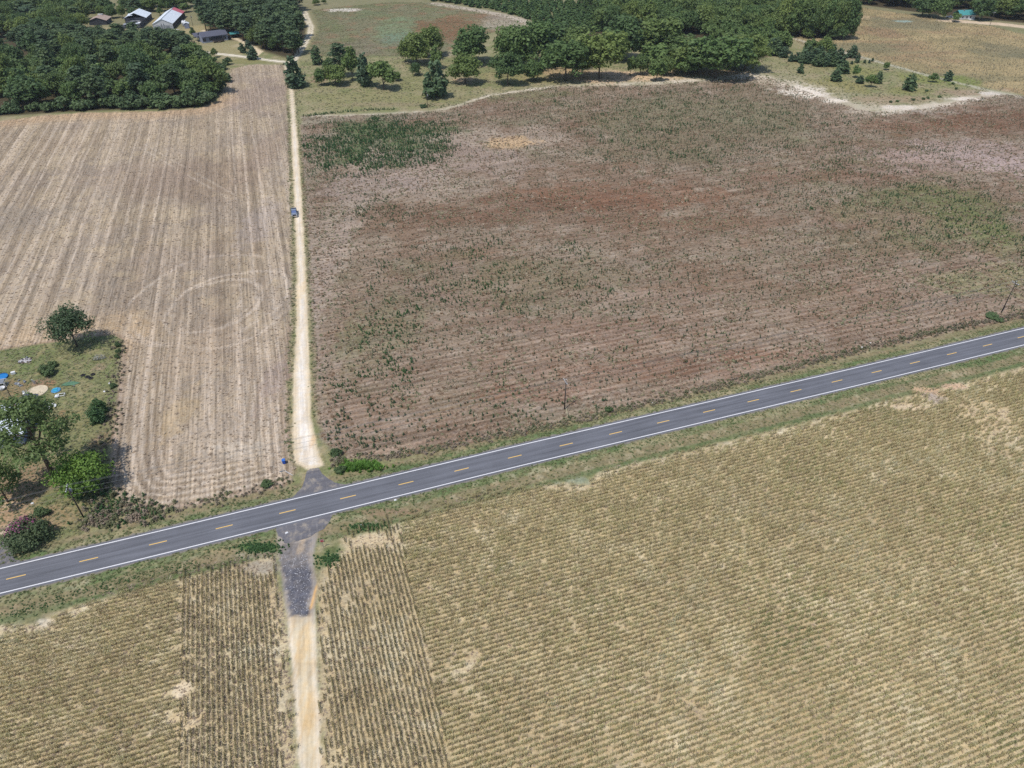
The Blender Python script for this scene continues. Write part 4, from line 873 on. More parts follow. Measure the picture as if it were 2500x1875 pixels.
# fallow: dark weeds by patch
def weed_density(x, y):
    d = np.full(x.shape, .16)
    for (px,py,wx,wy,a) in [(820,305,165,62,1.0),(760,330,100,50,.6),(900,280,100,40,.7),(800,460,90,40,.5),(1480,260,330,95,.55),(1300,240,200,50,.35),(1750,260,160,50,.4),(1100,590,330,75,.55),(950,560,220,60,.35),(830,730,90,110,.75),(860,770,60,50,.5),(1400,560,260,60,.3),(1950,440,240,110,.55),(2120,480,120,90,.6),(2050,330,90,20,.5),(1750,560,300,90,.3),(1500,430,400,60,.15),(1900,640,200,60,.3),(1350,660,250,50,.35),(760,960,70,20,.7),(740,880,30,100,.4),(2100,620,110,40,.4),(1000,700,150,60,.3)]:
        d = np.maximum(d, a*blob(x, y, px, py, wx*1.15, wy*1.15, int(px)+7, .7, 7)*(.75+.25*fbm(x, y, 3, 2, 5)))
    for (px,py,wx,wy,a) in [(1080,300,110,26,.8),(960,360,160,22,.7),(690,600,20,220,.7),(2150,350,80,22,.6),(1250,895,90,18,.9)]:
        d = d*(1-a*blob(x, y, px, py, wx, wy, int(px)+8, .7, 8))
    return d*(.55+.75*ss(fbm(x, y, 4, 3, 301), .36, .64))
rs = np.random.default_rng(77); P = np.array(FALL); NW_ = 190000
x = rs.uniform(P[:,0].min(), P[:,0].max(), NW_); y = rs.uniform(P[:,1].min(), P[:,1].max(), NW_)
k = inside(x, y, FALL) & in_view(x, y); x, y = x[k], y[k]; den = weed_density(x, y); k = (rs.random(len(x)) < den*.95) & (sdist(x, y, FALL) > 1); x, y, den = x[k], y[k], den[k]
near = np.argsort(y)[:300]; rest = np.ones(len(x), bool); rest[near] = False
for j in near:
    o = obj('weed', WEED[int(rs.integers(0, 5))], None, (x[j], y[j], 0), rs.random()*6.28); s_ = .7+.5*rs.random(); o.scale = (s_*1.1, s_*1.1, s_*1.1)
    tag(o, 'dark green weed standing among dead stalks near the roadside edge of the fallow field', 'weed', 'single weeds at the near edge of the fallow field')
xx = rs.uniform(*sorted((D(650,300)[0], D(1000,300)[0])), 9000); yy = rs.uniform(D(800,392)[1], D(800,250)[1], 9000); dd_ = blob(xx, yy, 820, 308, 165, 58, 12, .6, 6)*(.35+.65*ss(fbm(xx, yy, 5, 3, 15), .38, .6)); kq = (rs.random(9000) < dd_*.75) & inside(xx, yy, FALL)
gfield('weeds', xx[kq], yy[kq], WEEDG, .8, 1.6, 'solid dark green weed patch in the upper left corner of the fallow field', 'weeds', 34, 1.15)
dense = den > .55
kk = rest & ~dense; gfield('weeds', x[kk], y[kk], WEED, .45, 1.15, 'scattered dark green weeds dotting the brown fallow field', 'weeds', 31, 1.15)
kk = rest & dense; gfield('weeds', x[kk], y[kk], WEEDG, .55, 1.15, 'dense dark green weed patches in the fallow field', 'weeds', 32, 1.15)
def fill(name, polyg, n, meshes, s0, s1, label, cat, seed, tall=1.0, test=None, bands=None):
    rs = np.random.default_rng(seed); P = np.array(polyg)
    # denser close by, thinner far off: the stand itself is even, only what can be told apart is set out
    x = rs.uniform(P[:,0].min(), P[:,0].max(), n); y = rs.uniform(P[:,1].min(), P[:,1].max(), n)
    k = inside(x, y, polyg) & in_view(x, y); x, y = x[k], y[k]
    if test is not None: k = test(x, y, rs); x, y = x[k], y[k]
    return gfield(name, x, y, meshes, s0, s1, label, cat, seed+1, tall)
fill('dead_stalks', FALL, 150000, DEAD, .7, 1.6, 'dead brown stalks and litter covering the fallow field', 'stalks', 41, 1.2, lambda x, y, r: r.random(len(x)) < .25+.6*ss(fbm(x, y, 3, 3, 9), .4, .6))
fill('corn_litter', CORN_R, 85000, STRAW, .4, 1.0, 'dry leaf litter lying between the right-hand corn rows', 'litter', 57, 1.0, litter_test)
fill('corn_litter', CORN_L, 26000, STRAW, .4, 1.0, 'dry leaf litter lying between the bottom left corn rows', 'litter', 59, 1.0, litter_test)
fill('dull_grass', FALL, 60000, DEADG, .8, 1.5, 'dull greenish grass tufts in the fallow field', 'grass', 43, 1.0, lambda x, y, r: r.random(len(x)) < ss(fbm(x, y, 9, 3, 19), .5, .66))
fill('stubble_straw', STUB, 90000, STRAW, .7, 1.5, 'short pale straw stubble left on the harvested field', 'stubble', 45, 1.0, lambda x, y, r: r.random(len(x)) < .2+.7*ss(np.sin((x*math.cos(R(18))+y*math.sin(R(18)))*2*math.pi/.98), -.2, .8))
fill('distant_corn', FARCORN, 38000, FCORN, .5, 1.0, 'dry corn standing in the distant right-hand field', 'corn', 47, 1.0, lambda x, y, r: r.random(len(x)) < .75-.4*ss(fbm(x, y, 14, 3, 29), .5, .7))
fill('far_field_weeds', FARF, 9000, DEADG, 1.0, 2.0, 'rough weeds covering the distant mottled field', 'weeds', 49, 1.0)
# verge grass
rs = np.random.default_rng(88); n = 26000; u = rs.uniform(-70, 300, n); v = rs.uniform(-10.5, 6.6, n); k = (np.abs(v) > 3.75) & (rs.random(n) < np.where(np.abs(v) < 6.0, .95, .4))
pts = np.array([road_pt(a, b)[:2] for a, b in zip(u[k], v[k])]); v = v[k]
k = in_view(pts[:,0], pts[:,1]) & ~inside(pts[:,0], pts[:,1], LANE) & ~inside(pts[:,0], pts[:,1], LOWER)
ap = [za(*p) for p in [(560,930),(762,765),(800,550),(1000,500),(1100,650),(1500,760)]]; ap2 = [za(*p) for p in [(385,1250),(440,1430),(520,1530),(880,1440),(1130,1240),(1190,1080)]]
k &= ~inside(pts[:,0], pts[:,1], ap) & ~inside(pts[:,0], pts[:,1], ap2)
gfield('verge_grass', pts[k,0], pts[k,1], GRASS, .4, .85, 'mown green grass on both verges of the paved road', 'grass', 89)
fill('yard_grass', YARD, 16000, [GRASS[0], DEADG[0], DEADG[1], GRASS[1]], .5, 1.1, 'dry yard grass around the white-roofed home', 'grass', 51, .7)
PAST = poly((640,240),(650,130),(950,112),(1200,150),(1650,125),(1850,120),(2150,195),(1900,240),(1700,180),(1400,182),(1060,205),(960,235))
fill('pasture_grass', PAST, 13000, [GRASS[2], DEADG[2], DEADG[3], DEADG[1]], .9, 2.0, 'rough grazed grass of the pasture under the trees', 'grass', 53, .8)
# brush along the field edges
def strip(path, w, n, seed):
    rs = np.random.default_rng(seed); P = np.array(path); L = np.r_[0, np.cumsum(np.hypot(*np.diff(P, axis=0).T))]; t = rs.uniform(0, L[-1], n)
    x, y = np.interp(t, L, P[:,0]), np.interp(t, L, P[:,1]); x, y = x+w*rs.normal(size=n)*.5, y+w*rs.normal(size=n)*.5; k = np.abs(road_uv(x, y)[1]) > 5.6; return x[k], y[k]
x, y = strip(poly((760,995),(850,985),(1000,958),(1230,912),(1400,873),(1560,832),(1750,783),(1900,745),(2060,708),(2250,672)), 1.6, 1500, 61)
gfield('brush_strip', x, y, BRUSH, .5, 1.0, 'grey-green brush strip between the fallow field and the road verge', 'brush', 62, .8)
x, y = strip(poly((258,735),(256,800),(248,860),(240,930),(214,960),(222,1010),(226,1060),(240,1100),(300,1112),(380,1102),(470,1082),(560,1062),(622,1040)), 2.0, 420, 63)
gfield('brush_strip', x, y, BRUSH, .5, 1.0, 'tangled brush along the edge between yard and stubble field', 'brush', 64, .8)
x, y = strip(poly((205,1075),(240,1100),(285,1110),(340,1112)), 4.0, 300, 65); gfield('brush_thicket', x, y, BRUSH[:2]+WEEDG, .7, 1.4, 'grey and olive thicket right of the left power pole', 'brush', 66)
x, y = strip(poly((190,1125),(230,1130),(260,1118)), 2.2, 120, 67); gfield('brush_thicket', x, y, BRUSH, .7, 1.2, 'olive thicket between the pink-flowered bush and the pole', 'brush', 68)
def patch(name, px, py, wx, wy, n, meshes, s0, s1, label, cat, seed, tall=1.0):
    rs = np.random.default_rng(seed); c = D(px, py); rx = (D(px+wx, py)[0]-D(px-wx, py)[0])/2; ry = abs(D(px, py+wy)[1]-D(px, py-wy)[1])/2
    q = np.abs(rs.normal(size=n))*.62; th = rs.random(n)*6.28; return gfield(name, c[0]+rx*q*np.cos(th), c[1]+ry*q*np.sin(th), meshes, s0, s1, label, cat, seed, tall)
patch('lush_weeds', 778, 1008, 50, 11, 260, LUSH, .8, 1.5, 'vivid green weeds beside the asphalt apron', 'weeds', 71)
patch('green_brush', 730, 995, 14, 16, 60, BRUSH, .7, 1.2, 'olive brush at the corner of fallow field and lane', 'brush', 72)
patch('lush_weeds', 560, 1184, 44, 14, 420, WEEDG, .5, .9, 'dark green weeds left of the near asphalt apron', 'weeds', 73, .7)
patch('lush_weeds', 712, 1208, 24, 18, 200, WEEDG, .5, .9, 'dark green weeds right of the millings patch', 'weeds', 74, .7)
patch('lush_weeds', 790, 1138, 46, 9, 240, WEEDG, .4, .8, 'green weeds in the ditch behind the stop sign', 'weeds', 75, .7)
x, y = strip(poly((655,252),(720,244),(800,238),(850,236)), 1.6, 160, 76); gfield('brush_strip', x, y, WEEDG, .8, 1.4, 'green weeds along the pasture edge above the fallow field', 'brush', 77)
x, y = strip(poly((0,1335),(60,1318),(140,1292),(220,1268),(330,1240),(440,1215)), 1.6, 600, 78); gfield('ditch_weeds', x, y, WEEDG+GRASS, .3, .6, 'dark green ditch weeds above the bottom left corn', 'weeds', 79, .7)
x, y = strip(DL[1:9], .9, 700, 80); gfield('lane_weeds', x-1.0, y, [DEADG[0], GRASS[0], DEADG[1]], .7, 1.4, 'dull weeds along the left edge of the sandy lane', 'weeds', 81)
x, y = strip(DR[1:9], .9, 700, 82); gfield('lane_weeds', x+1.0, y, [DEADG[0], GRASS[0], DEADG[1]], .7, 1.4, 'dull weeds along the right edge of the sandy lane', 'weeds', 83)
# ------------------------------------------------------------------ buildings
M['metalroof'] = plain('galvanised_sheet', alb(232,238,244), .5, .0, .10, .6, .5, (.5, 4, 1)); M['redroof'] = plain('red_sheet', alb(206,104,112), .5, .1, .08, .6, .4, (.5, 4, 1))
M['whitewall'] = plain('whitewashed_boards', alb(214,214,216), .8, 0, .12, 2); M['darkwall'] = plain('dark_boards', alb(70,72,78), .9, 0, .25, 2)
M['rust'] = plain('rusty_sheet', alb(182,160,146), .8, .1, .25, 1.2); M['slate'] = plain('grey_shingles', alb(96,98,112), .85, 0, .12, 6); M['blue_siding'] = plain('grey_blue_siding', alb(142,148,168), .8, 0, .06, 3)
M['white'] = plain('white_plastic', alb(238,238,238), .5, 0, .05, 2); M['black'] = plain('black_rubber', (.02,.02,.022), .7, 0, .2, 3); M['glass'] = plain('dark_glass', (.03,.04,.06), .1, 0, .1, 2, .6)
M['teal'] = plain('teal_sheet', alb(84,160,160), .5, .1, .08, .8, .4, (.5, 4, 1)); M['wood'] = plain('weathered_wood', alb(112,98,86), .9, 0, .25, 2.5); M['grey'] = plain('grey_metal', alb(150,154,160), .5, .3, .1, 2)
M['blue'] = plain('blue_plastic', alb(38,88,190), .45, 0, .06, 2, .4); M['pool'] = plain('pool_blue', alb(40,112,172), .4, 0, .08, 1); M['turq'] = plain('turquoise_plastic', alb(60,180,214), .4, 0, .06, 1)
M['polewood'] = plain('creosoted_pole', (.055,.045,.038), .9, 0, .3, 2); M['wire'] = plain('weathered_wire', alb(150,150,150), .5, .5, .05, 1); M['tan'] = plain('tan_sand', alb(216,200,172), .95, 0, .15, 1.5)
def frame(fr, ax):                                   # Empty's rotation so that local +Y follows ax
    return math.atan2(-ax[0], ax[1])
def gable_roof(e, name, W, L, h0, h1, mat, over=.3, thick=.08, side='both', y0=None, y1=None):
    """slabs of a gable roof; ridge along y, x from 0 to -W"""
    y0 = -over if y0 is None else y0; y1 = L+over if y1 is None else y1; out = []
    for sgn in ([1, -1] if side == 'both' else [1 if side == 'right' else -1]):
        xe = over if sgn > 0 else -W-over; xr = -W/2; s = (h1-h0)/(W/2); ze = h0-s*over
        mb = MB(); vs = [(xe,y0,ze),(xe,y1,ze),(xr,y1,h1),(xr,y0,h1)]; vs += [(x, y, z-thick) for x, y, z in vs]
        fs = [(0,1,2,3),(7,6,5,4),(0,4,5,1),(1,5,6,2),(2,6,7,3),(3,7,4,0)]
        if sgn < 0: fs = [tuple(reversed(f)) for f in fs]
        mb.add(vs, fs); out.append(mb.build(name, mat, e))
    return out
def gable_wall(e, name, W, y, h0, h1, mat, t=.15):
    mb = MB(); pr = [(0,0),(-W,0),(-W,h0),(-W/2,h1),(0,h0)]
    vs = [(x, y, z) for x, z in pr]+[(x, y+t, z) for x, z in pr]
    mb.add(vs, [(4,3,2,1,0),(5,6,7,8,9)]+[(i, (i+1) % 5, 5+(i+1) % 5, 5+i) for i in range(5)]); return mb.build(name, mat, e)
# long barn
F = S(424.4, 70.6); AX = (-7.2, 41.4); rz = frame(None, AX); W, L, h0, h1 = 13.4, 44.0, 3.6, 6.6
e = empty('long_barn', *F, rz); tag(e, 'long pale metal-roofed barn with a red sheet section at its far end', 'barn')
for o in gable_roof(e, 'roof', W, L, h0, h1, M['metalroof'], y1=L*.8): 
    pass
for sd_, m_, lab in (('right', M['redroof'], 'red metal roof section'), ('left', M['metalroof'], None)):
    o = gable_roof(e, 'roof_section', W, L, h0, h1, m_, side=sd_, y0=L*.8+.02)[0]
    if lab: o['label'] = lab
MB().box((-W/2, L/2, h1+.03), (.4, L+.6, .08)).build('ridge_cap', M['grey'], e)
g = gable_wall(e, 'front_wall', W, 0, h0-.1, h1-.12, M['whitewall'])
for k in range(8): MB().box((-W/2, -.03, .35+.32*k), (W-.1 if k < 7 else W*.7, .03, .05)).build('board_joint', M['grey'], g)
MB().box((-3.6, -.06, 1.3), (2.2, .08, 1.1)).build('window', M['grey'], g); MB().box((-7.6, -.08, 1.9), (.5, .1, 3.6)).build('post', M['grey'], g); MB().box((-6.0, -.08, 1.9), (.35, .1, 3.6)).build('post', M['grey'], g)
gable_wall(e, 'rear_wall', W, L-.15, h0-.1, h1-.12, M['whitewall'])
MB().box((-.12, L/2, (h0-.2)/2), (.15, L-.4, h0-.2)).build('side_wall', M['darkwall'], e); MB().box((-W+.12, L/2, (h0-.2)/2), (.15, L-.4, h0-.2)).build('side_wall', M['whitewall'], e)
for k in range(9): MB().box((-.02, 1.5+k*4.9, (h0-.2)/2), (.12, .2, h0-.2)).build('post', M['wood'], e)
# storm-damaged barn
F = (-262.5, 551.5); e = empty('damaged_barn', *F, rz); tag(e, 'storm-damaged metal barn with its front roof fallen in', 'barn'); W, L, h0, h1 = 15.0, 36.0, 3.6, 6.8
gable_roof(e, 'roof', W, L, h0, h1, M['metalroof'], y0=L*.52)
MB().box((-W*.72, L*.6, 5.3), (3.4, 9, .08), .12, 1, 0).build('torn_sheet', M['metalroof'], e)
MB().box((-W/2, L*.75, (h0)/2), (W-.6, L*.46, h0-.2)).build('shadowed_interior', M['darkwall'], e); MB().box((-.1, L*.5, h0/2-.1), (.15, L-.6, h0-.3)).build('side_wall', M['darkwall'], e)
rr = random.Random(5)
for k in range(9):
    MB().box((-1.6-rr.random()*(W-3.5), 1.5+rr.random()*L*.45, 1.2+rr.random()*1.3), (3+rr.random()*4, 1.6+rr.random()*2.4, .06), rr.random()*.5-.2, 1, (rr.random()-.5)*.5).build('fallen_sheet', M['metalroof'] if k % 3 else M['whitewall'], e)
for k in range(8):
    x_ = -rr.random()*W; y_ = rr.random()*L*.5; MB().tube([(x_, y_, .2), (x_+rr.random()*4-2, y_+rr.random()*3, 2.2+rr.random())], .09, 5).build('broken_rafter', M['wood'], e)
MB().box((-W/2, L*.25, .5), (W-1, L*.46, 1.0)).build('debris_heap', M['darkwall'], e)
# rusty shed
e = empty('rusty_shed', *S(262, 60.5), rz); tag(e, 'low shed with a rusty brown sheet roof left of the damaged barn', 'shed')
gable_roof(e, 'roof', 12, 13, 3.0, 5.0, M['rust'], .4); gable_wall(e, 'wall', 12, 0, 2.9, 4.8, M['darkwall']); MB().box((-.1, 6.5, 1.4), (.15, 12.6, 2.8)).build('side_wall', M['darkwall'], e); MB().box((-11.9, 6.5, 1.4), (.15, 12.6, 2.8)).build('side_wall', M['wood'], e)
MB().box((-6.2, 11.5, 5.1), (3.4, 2.2, .06)).build('pale_sheet', M['whitewall'], e)
# grey double-wide house
A0 = S(496.6, 106.3); A1 = S(558, 98); hx = (A1[0]-A0[0], A1[1]-A0[1]); HL = math.hypot(*hx); rz = math.atan2(hx[1], hx[0]); DP = 8.8
e = empty('grey_house', *A0, rz); tag(e, 'long grey house with dark shingle roof, shutters and a front porch', 'house'); h0, h1 = 3.8, 6.0
MB().prism([(0,0),(DP,0),(DP,h0),(DP/2,h1-.12),(0,h0)], 0, HL).build('wall', M['blue_siding'], e)
for (ya, yb) in ((-.5, DP/2), (DP/2, DP+.5)):
    za_, zb_ = (h0-.18, h1) if ya < 0 else (h1, h0-.18)
    MB().prism([(ya,za_),(yb,zb_),(yb,zb_+.12),(ya,za_+.12)], -.4, HL+.4).build('roof', M['slate'], e)
MB().box((HL/2, -.03, .35), (HL-.1, .04, .6)).build('skirting', M['whitewall'], e)
for fx in (.07, .32, .86, .94):
    w = MB().box((HL*fx, -.04, 2.1), (1.0, .08, 1.7)).build('window', M['glass'], e)
    for s_ in (-.7, .7): MB().box((HL*fx+s_, -.05, 2.1), (.4, .06, 1.8)).build('shutter', M['black'], w)
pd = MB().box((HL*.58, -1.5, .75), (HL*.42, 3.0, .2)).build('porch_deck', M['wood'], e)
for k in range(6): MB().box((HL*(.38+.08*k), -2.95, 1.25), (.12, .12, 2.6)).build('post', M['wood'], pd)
MB().box((HL*.58, -2.95, 1.4), (HL*.40, .08, .9)).build('rail', M['darkwall'], pd); MB().box((HL*.58, -.06, 2.0), (HL*.40, .05, 2.4)).build('porch_shade_panel', M['darkwall'], pd)  # dark back panel paints the porch shade; rail made solid and dark for it too
MB().prism([(HL*.36,3.3),(HL*.58,4.9),(HL*.80,3.3),(HL*.80,3.4),(HL*.58,5.02),(HL*.36,3.4)], -3.2, 2.5).build('porch_roof', M['slate'], e)
o = e.children[-1]; o.rotation_euler[2] = math.pi/2; o.scale = (1, -1, 1)
MB().box((HL*.58, -.05, 1.5), (1.0, .08, 2.1)).build('door', M['black'], e); MB().box((HL*.58, -3.4, .35), (1.6, .9, .5)).build('steps', M['wood'], e)
# sheds, carport, camper by the house
def small_shed(name, px, py, w, d, h, roofm, wallm, label, rz=0.0):
    e = empty(name, *S(px, py), rz); tag(e, label, 'shed'); e2 = MB().box((-w/2, d/2, h/2), (w-.2, d-.2, h)).build('wall', wallm, e); gable_roof(e, 'roof', w, d, h, h+w*.22, roofm, .2)
    gable_wall(e, 'gable', w-.1, .02, h, h+w*.2, wallm, .1); MB().box((-w/2, .07, h*.42), (w*.35, .08, h*.8)).build('door', M['whitewall'], e); return e
small_shed('garden_shed', 463, 69.5, 3.2, 3.6, 3.2, M['metalroof'], M['blue_siding'], 'small grey shed with white roof right of the long barn', .25)
small_shed('tool_shed', 493, 92.5, 3.0, 3.2, 2.3, M['slate'], M['blue_siding'], 'small blue-grey shed at the left end of the grey house', .6)
e = empty('carport', *S(560, 92.5), rz); tag(e, 'arched teal metal carport right of the grey house', 'carport')
pr = [(-3.2*math.cos(q), 2.5+1.1*math.sin(q)) for q in np.linspace(0, math.pi, 9)]; mbr = MB(); 
mbr.prism([(a, b) for a, b in pr]+[(a, b-.07) for a, b in reversed(pr)], 0, 6.5).build('roof', M['teal'], e)
for x_ in (.2, 6.3):
    for y_ in (-3.1, 3.1): MB().box((x_, y_, 1.25), (.1, .1, 2.5)).build('post', M['grey'], e)
def car(name, px, py, rz, paint, label, L=4.5, W=1.8, cat='car'):
    e = empty(name, *S(px, py), rz); tag(e, label, cat)
    MB().prism([(-L/2,.35),(L/2,.35),(L/2,.75),(L*.3,.9),(-L*.42,.95),(-L/2,.8)], -W/2, W/2).build('body', paint, e)
    MB().prism([(-L*.38,.93),(L*.22,.9),(L*.06,1.42),(-L*.28,1.42)], -W*.43, W*.43).build('cabin', M['glass'], e); MB().box((0, -L*.11, 1.44), (W*.82, L*.32, .05)).build('roof', paint, e)
    for x_ in (-W/2+.05, W/2-.05):
        for y_ in (-L*.31, L*.31): MB().tube([(x_-.1, y_, .33), (x_+.1, y_, .33)], .33, 12).build('wheel', M['black'], e)
    return e
car('parked_car', 562.5, 92.2, rz+1.57, plain('dark_car_paint', (.03,.03,.035), .3, .2, .05, 1, .5), 'dark car parked under the teal carport')
e = empty('camper_trailer', *S(450.5, 62.3), .3); tag(e, 'white camper trailer parked beside the long barn', 'trailer')
MB().prism([(-3,.6),(3,.6),(3.3,1.6),(2.9,2.9),(-2.8,3.0),(-3.2,2.2)], -1.25, 1.25).build('body', M['white'], e); MB().box((0, -3.05, 1.9), (1.8, .2, .8)).build('window', M['glass'], e); MB().box((0, .4, 3.05), (.8, .9, .2)).build('roof_vent', M['grey'], e)
for x_ in (-1.2, 1.2): MB().tube([(x_-.1, 0, .35), (x_+.1, 0, .35)], .35, 10).build('wheel', M['black'], e)
MB().box((0, -3.9, .55), (.15, 1.6, .12)).build('drawbar', M['grey'], e)
e = empty('board_pile', *S(424, 73.5), .05); tag(e, 'white boards lying in front of the long barn', 'boards')
for k in range(5): MB().box((-2+k*.9, .3*k-.4, .1+.05*k), (4.2, .5, .08), .1*k-.2).build('board', M['white'], e)
# green-roofed house far right
e = empty('green_roofed_house', *S(2378, 47), .12); tag(e, 'small white house with teal metal roof at the far wood', 'house'); W = 12.0
MB().box((-W/2, 4, 1.5), (W, 8, 3.0)).build('wall', M['whitewall'], e)
MB().prism([(-.5,2.9),(4,5.6),(8.5,2.9),(8.5,3.0),(4,5.72),(-.5,3.0)], -W-.4, .4).build('roof', M['teal'], e)
MB().box((2.2, 2.8, 2.6), (4.0, 6.0, .12), 0, 1, -.12).build('porch_roof', M['teal'], e)
for x_ in (.4, 4.0): MB().box((x_, .1, 1.15), (.14, .14, 2.3)).build('porch_post', M['white'], e)
for x_ in (-9.5, -6.2): MB().box((x_, -.04, 1.6), (1.1, .08, 1.2)).build('window', M['glass'], e)
MB().box((-3.4, -.04, 1.2), (1.0, .08, 2.1)).build('door', M['darkwall'], e); MB().box((-3.4, -1.4, .25), (3.4, 2.6, .5)).build('ramp', M['white'], e); MB().box((-8, 3.2, 5.6), (.7, .7, 1.2)).build('chimney', M['grey'], e)
car('parked_car', 2317, 43.5, 1.2, plain('blue_grey_paint', alb(132,146,166), .35, .2, .05, 1, .5), 'blue-grey car parked left of the green-roofed house')
# white-roofed home under the yard pine
B0 = S(64, 1084); B1 = S(84, 1004); ax = (B1[0]-B0[0], B1[1]-B0[1]); L = math.hypot(*ax); e = empty('white_roofed_home', *B0, frame(None, ax)); tag(e, 'single-storey home with white metal roof half hidden by the yard pine', 'house')
W = 13.0; MB().box((-W/2, L/2, 1.35), (W-.4, L-.4, 2.7)).build('wall', M['blue_siding'], e); gable_roof(e, 'roof', W, L, 2.7, 3.7, M['metalroof'], .3)
for y_ in (.25, .7): MB().box((-.17, L*y_, 1.6), (.08, 1.1, 1.0)).build('window', M['glass'], e)
small_shed('yard_shed', 103, 1002, 4.2, 4.0, 2.2, M['slate'], M['blue_siding'], 'shed with grey roof and blue gable behind the white-roofed home', .55)

# ------------------------------------------------------------------ truck on the lane
M['truckpaint'] = plain('silver_blue_paint', alb(142,150,164), .3, .1, .04, 1, .6); M['screen'] = plain('sky_lit_glass', alb(96,116,160), .08, 0, .05, 1, .8); M['chrome'] = plain('chrome', (.75,.75,.78), .2, .9, .03, 1, .5)  # windshield glass: sky reflection painted into its pale blue colour
tp = S(719, 524); e = empty('pickup_truck', *tp, R(16)); tag(e, 'silver-blue pickup truck driving towards the paved road on the sandy lane', 'truck')
bd = MB().prism([(-2.75,.55),(-1.0,.55),(2.8,.55),(2.85,1.0),(2.75,1.12),(1.0,1.15),(-2.75,1.1)], -.98, .98).build('body', M['truckpaint'], e)
MB().box((0, -1.9, 1.16), (1.6, 1.55, .12)).build('hood', M['truckpaint'], e); MB().box((0, 1.85, 1.13), (1.55, 1.7, .06)).build('bed_floor', M['black'], e)
for x_ in (-.9, .9): MB().box((x_, 1.85, 1.3), (.12, 1.85, .4)).build('bed_side', M['truckpaint'], e)
MB().box((0, 2.75, 1.25), (1.85, .1, .5)).build('tailgate', M['truckpaint'], e)
cb = MB().prism([(-1.15,1.12),(.95,1.12),(.80,1.78),(-.45,1.78)], -.88, .88).build('cab', M['glass'], e)
MB().box((0, .18, 1.81), (1.62, 1.15, .08)).build('roof', M['truckpaint'], cb); MB().add([(-.80,-1.16,1.16),(.80,-1.16,1.16),(.72,-.48,1.77),(-.72,-.48,1.77)], [(0,1,2,3)]).build('windshield', M['screen'], cb)
for x_ in (-.86, .86): MB().box((x_, .18, 1.45), (.06, .12, .66)).build('pillar', M['truckpaint'], cb)
MB().box((0, -2.78, .95), (1.3, .12, .34)).build('grille', M['black'], e); MB().box((0, -2.85, .6), (1.9, .2, .24)).build('bumper', M['chrome'], e); MB().box((0, 2.88, .6), (1.9, .15, .2)).build('bumper', M['chrome'], e)
for x_ in (-.8, .8): MB().box((x_, -2.79, .98), (.3, .12, .24)).build('headlight', M['white'], e); MB().box((x_*1.12, 2.8, 1.1), (.14, .06, .34)).build('tail_light', plain('red_lens', (.4,.02,.02), .3), e)
for x_ in (-1.1, 1.1): MB().box((x_, -.75, 1.3), (.24, .12, .2)).build('mirror', M['black'], e)
for x_ in (-.86, .86):
    for y_ in (-1.75, 1.75):
        w = MB().tube([(x_-.13, y_, .39), (x_+.13, y_, .39)], .39, 14).build('wheel', M['black'], e); MB().tube([(x_-.14, y_, .39), (x_+.14, y_, .39)], .22, 10).build('rim', M['chrome'], w)

# ------------------------------------------------------------------ poles, wires, signs
def power_pole(px, py, h, rz, label, arm=True, can=False, r=.15, two=False):
    x, y = S(px, py); e = empty('power_pole', x, y, rz); tag(e, label, 'power pole')
    MB().tube([(0,0,-.3),(0,0,h*.5),(0,0,h)], [r, r*.85, r*.68], 10).build('pole', M['polewood'], e, smooth=True)
    if arm:
        a = MB().box((0, .12, h-.5), (.1, .1, 2.2), 0); a = MB().box((0, .16, h-.5), (2.2, .1, .12)).build('crossarm', M['grey'], e)
        for x_ in (-1.0, -.35, .45, 1.0): MB().lathe([(.05,0),(.09,.04),(.05,.1),(.09,.14),(.03,.24)], (x_, .16, h-.44), 8).build('insulator', M['white'], a)
    MB().lathe([(.05,0),(.10,.05),(.05,.12),(.03,.28)], (0, 0, h), 8).build('insulator', M['white'], e)
    if can:
        c = MB().lathe([(.02,0),(.27,.02),(.27,.85),(.2,.95),(.02,.97)], (.42, -.1, h-2.0), 12).build('transformer', M['grey'], e, smooth=True); MB().lathe([(.04,0),(.07,.05),(.03,.22)], (.42, -.1, h-1.05), 8).build('bushing', M['white'], c)
    return (x, y, h)
pl = power_pole(204, 1263, 8.8, RA+1.57, 'dark power pole with blue-grey transformer in the left yard by the road', True, True)
pm = power_pole(1378, 999, 8.8, RA+1.57, 'slim power pole in the middle of the fallow field edge')
pr_ = power_pole(2444, 764, 10.2, RA+1.57, 'power pole standing at the right edge beyond the road')
power_pole(1044, 263, 7.4, .3, 'power pole with transformer beside the tall evergreen clump in the pasture', False, True)
power_pole(471.3, 64.2, 7.5, .3, 'yard light pole between the garden shed and the wood', False, True, .13)
power_pole(2415.8, 63.3, 9, .3, 'far power pole right of the green-roofed house', True)
power_pole(33, 980, 5.2, 0, 'short bare pole behind the white-roofed home', False, False, .1)
power_pole(1146, 470, 6.0, 0, 'thin lone pole standing inside the fallow field', False, False, .07)
def wire(p, q, label, sag=.7):
    n = 24; pts = []
    for i in range(n+1):
        t = i/n; pts.append((p[0]+(q[0]-p[0])*t, p[1]+(q[1]-p[1])*t, p[2]+(q[2]-p[2])*t-4*sag*t*(1-t)))
    o = MB().tube(pts, .02, 4).build('overhead_wire', M['wire']); tag(o, label, 'wire', 'wires strung along the road')
ends = {'far left': (S(-420, 1405)[0], S(-420, 1405)[1], 8.8), 'l': pl, 'm': pm, 'r': pr_, 'far right': (S(3300, 590)[0], S(3300, 590)[1], 10)}
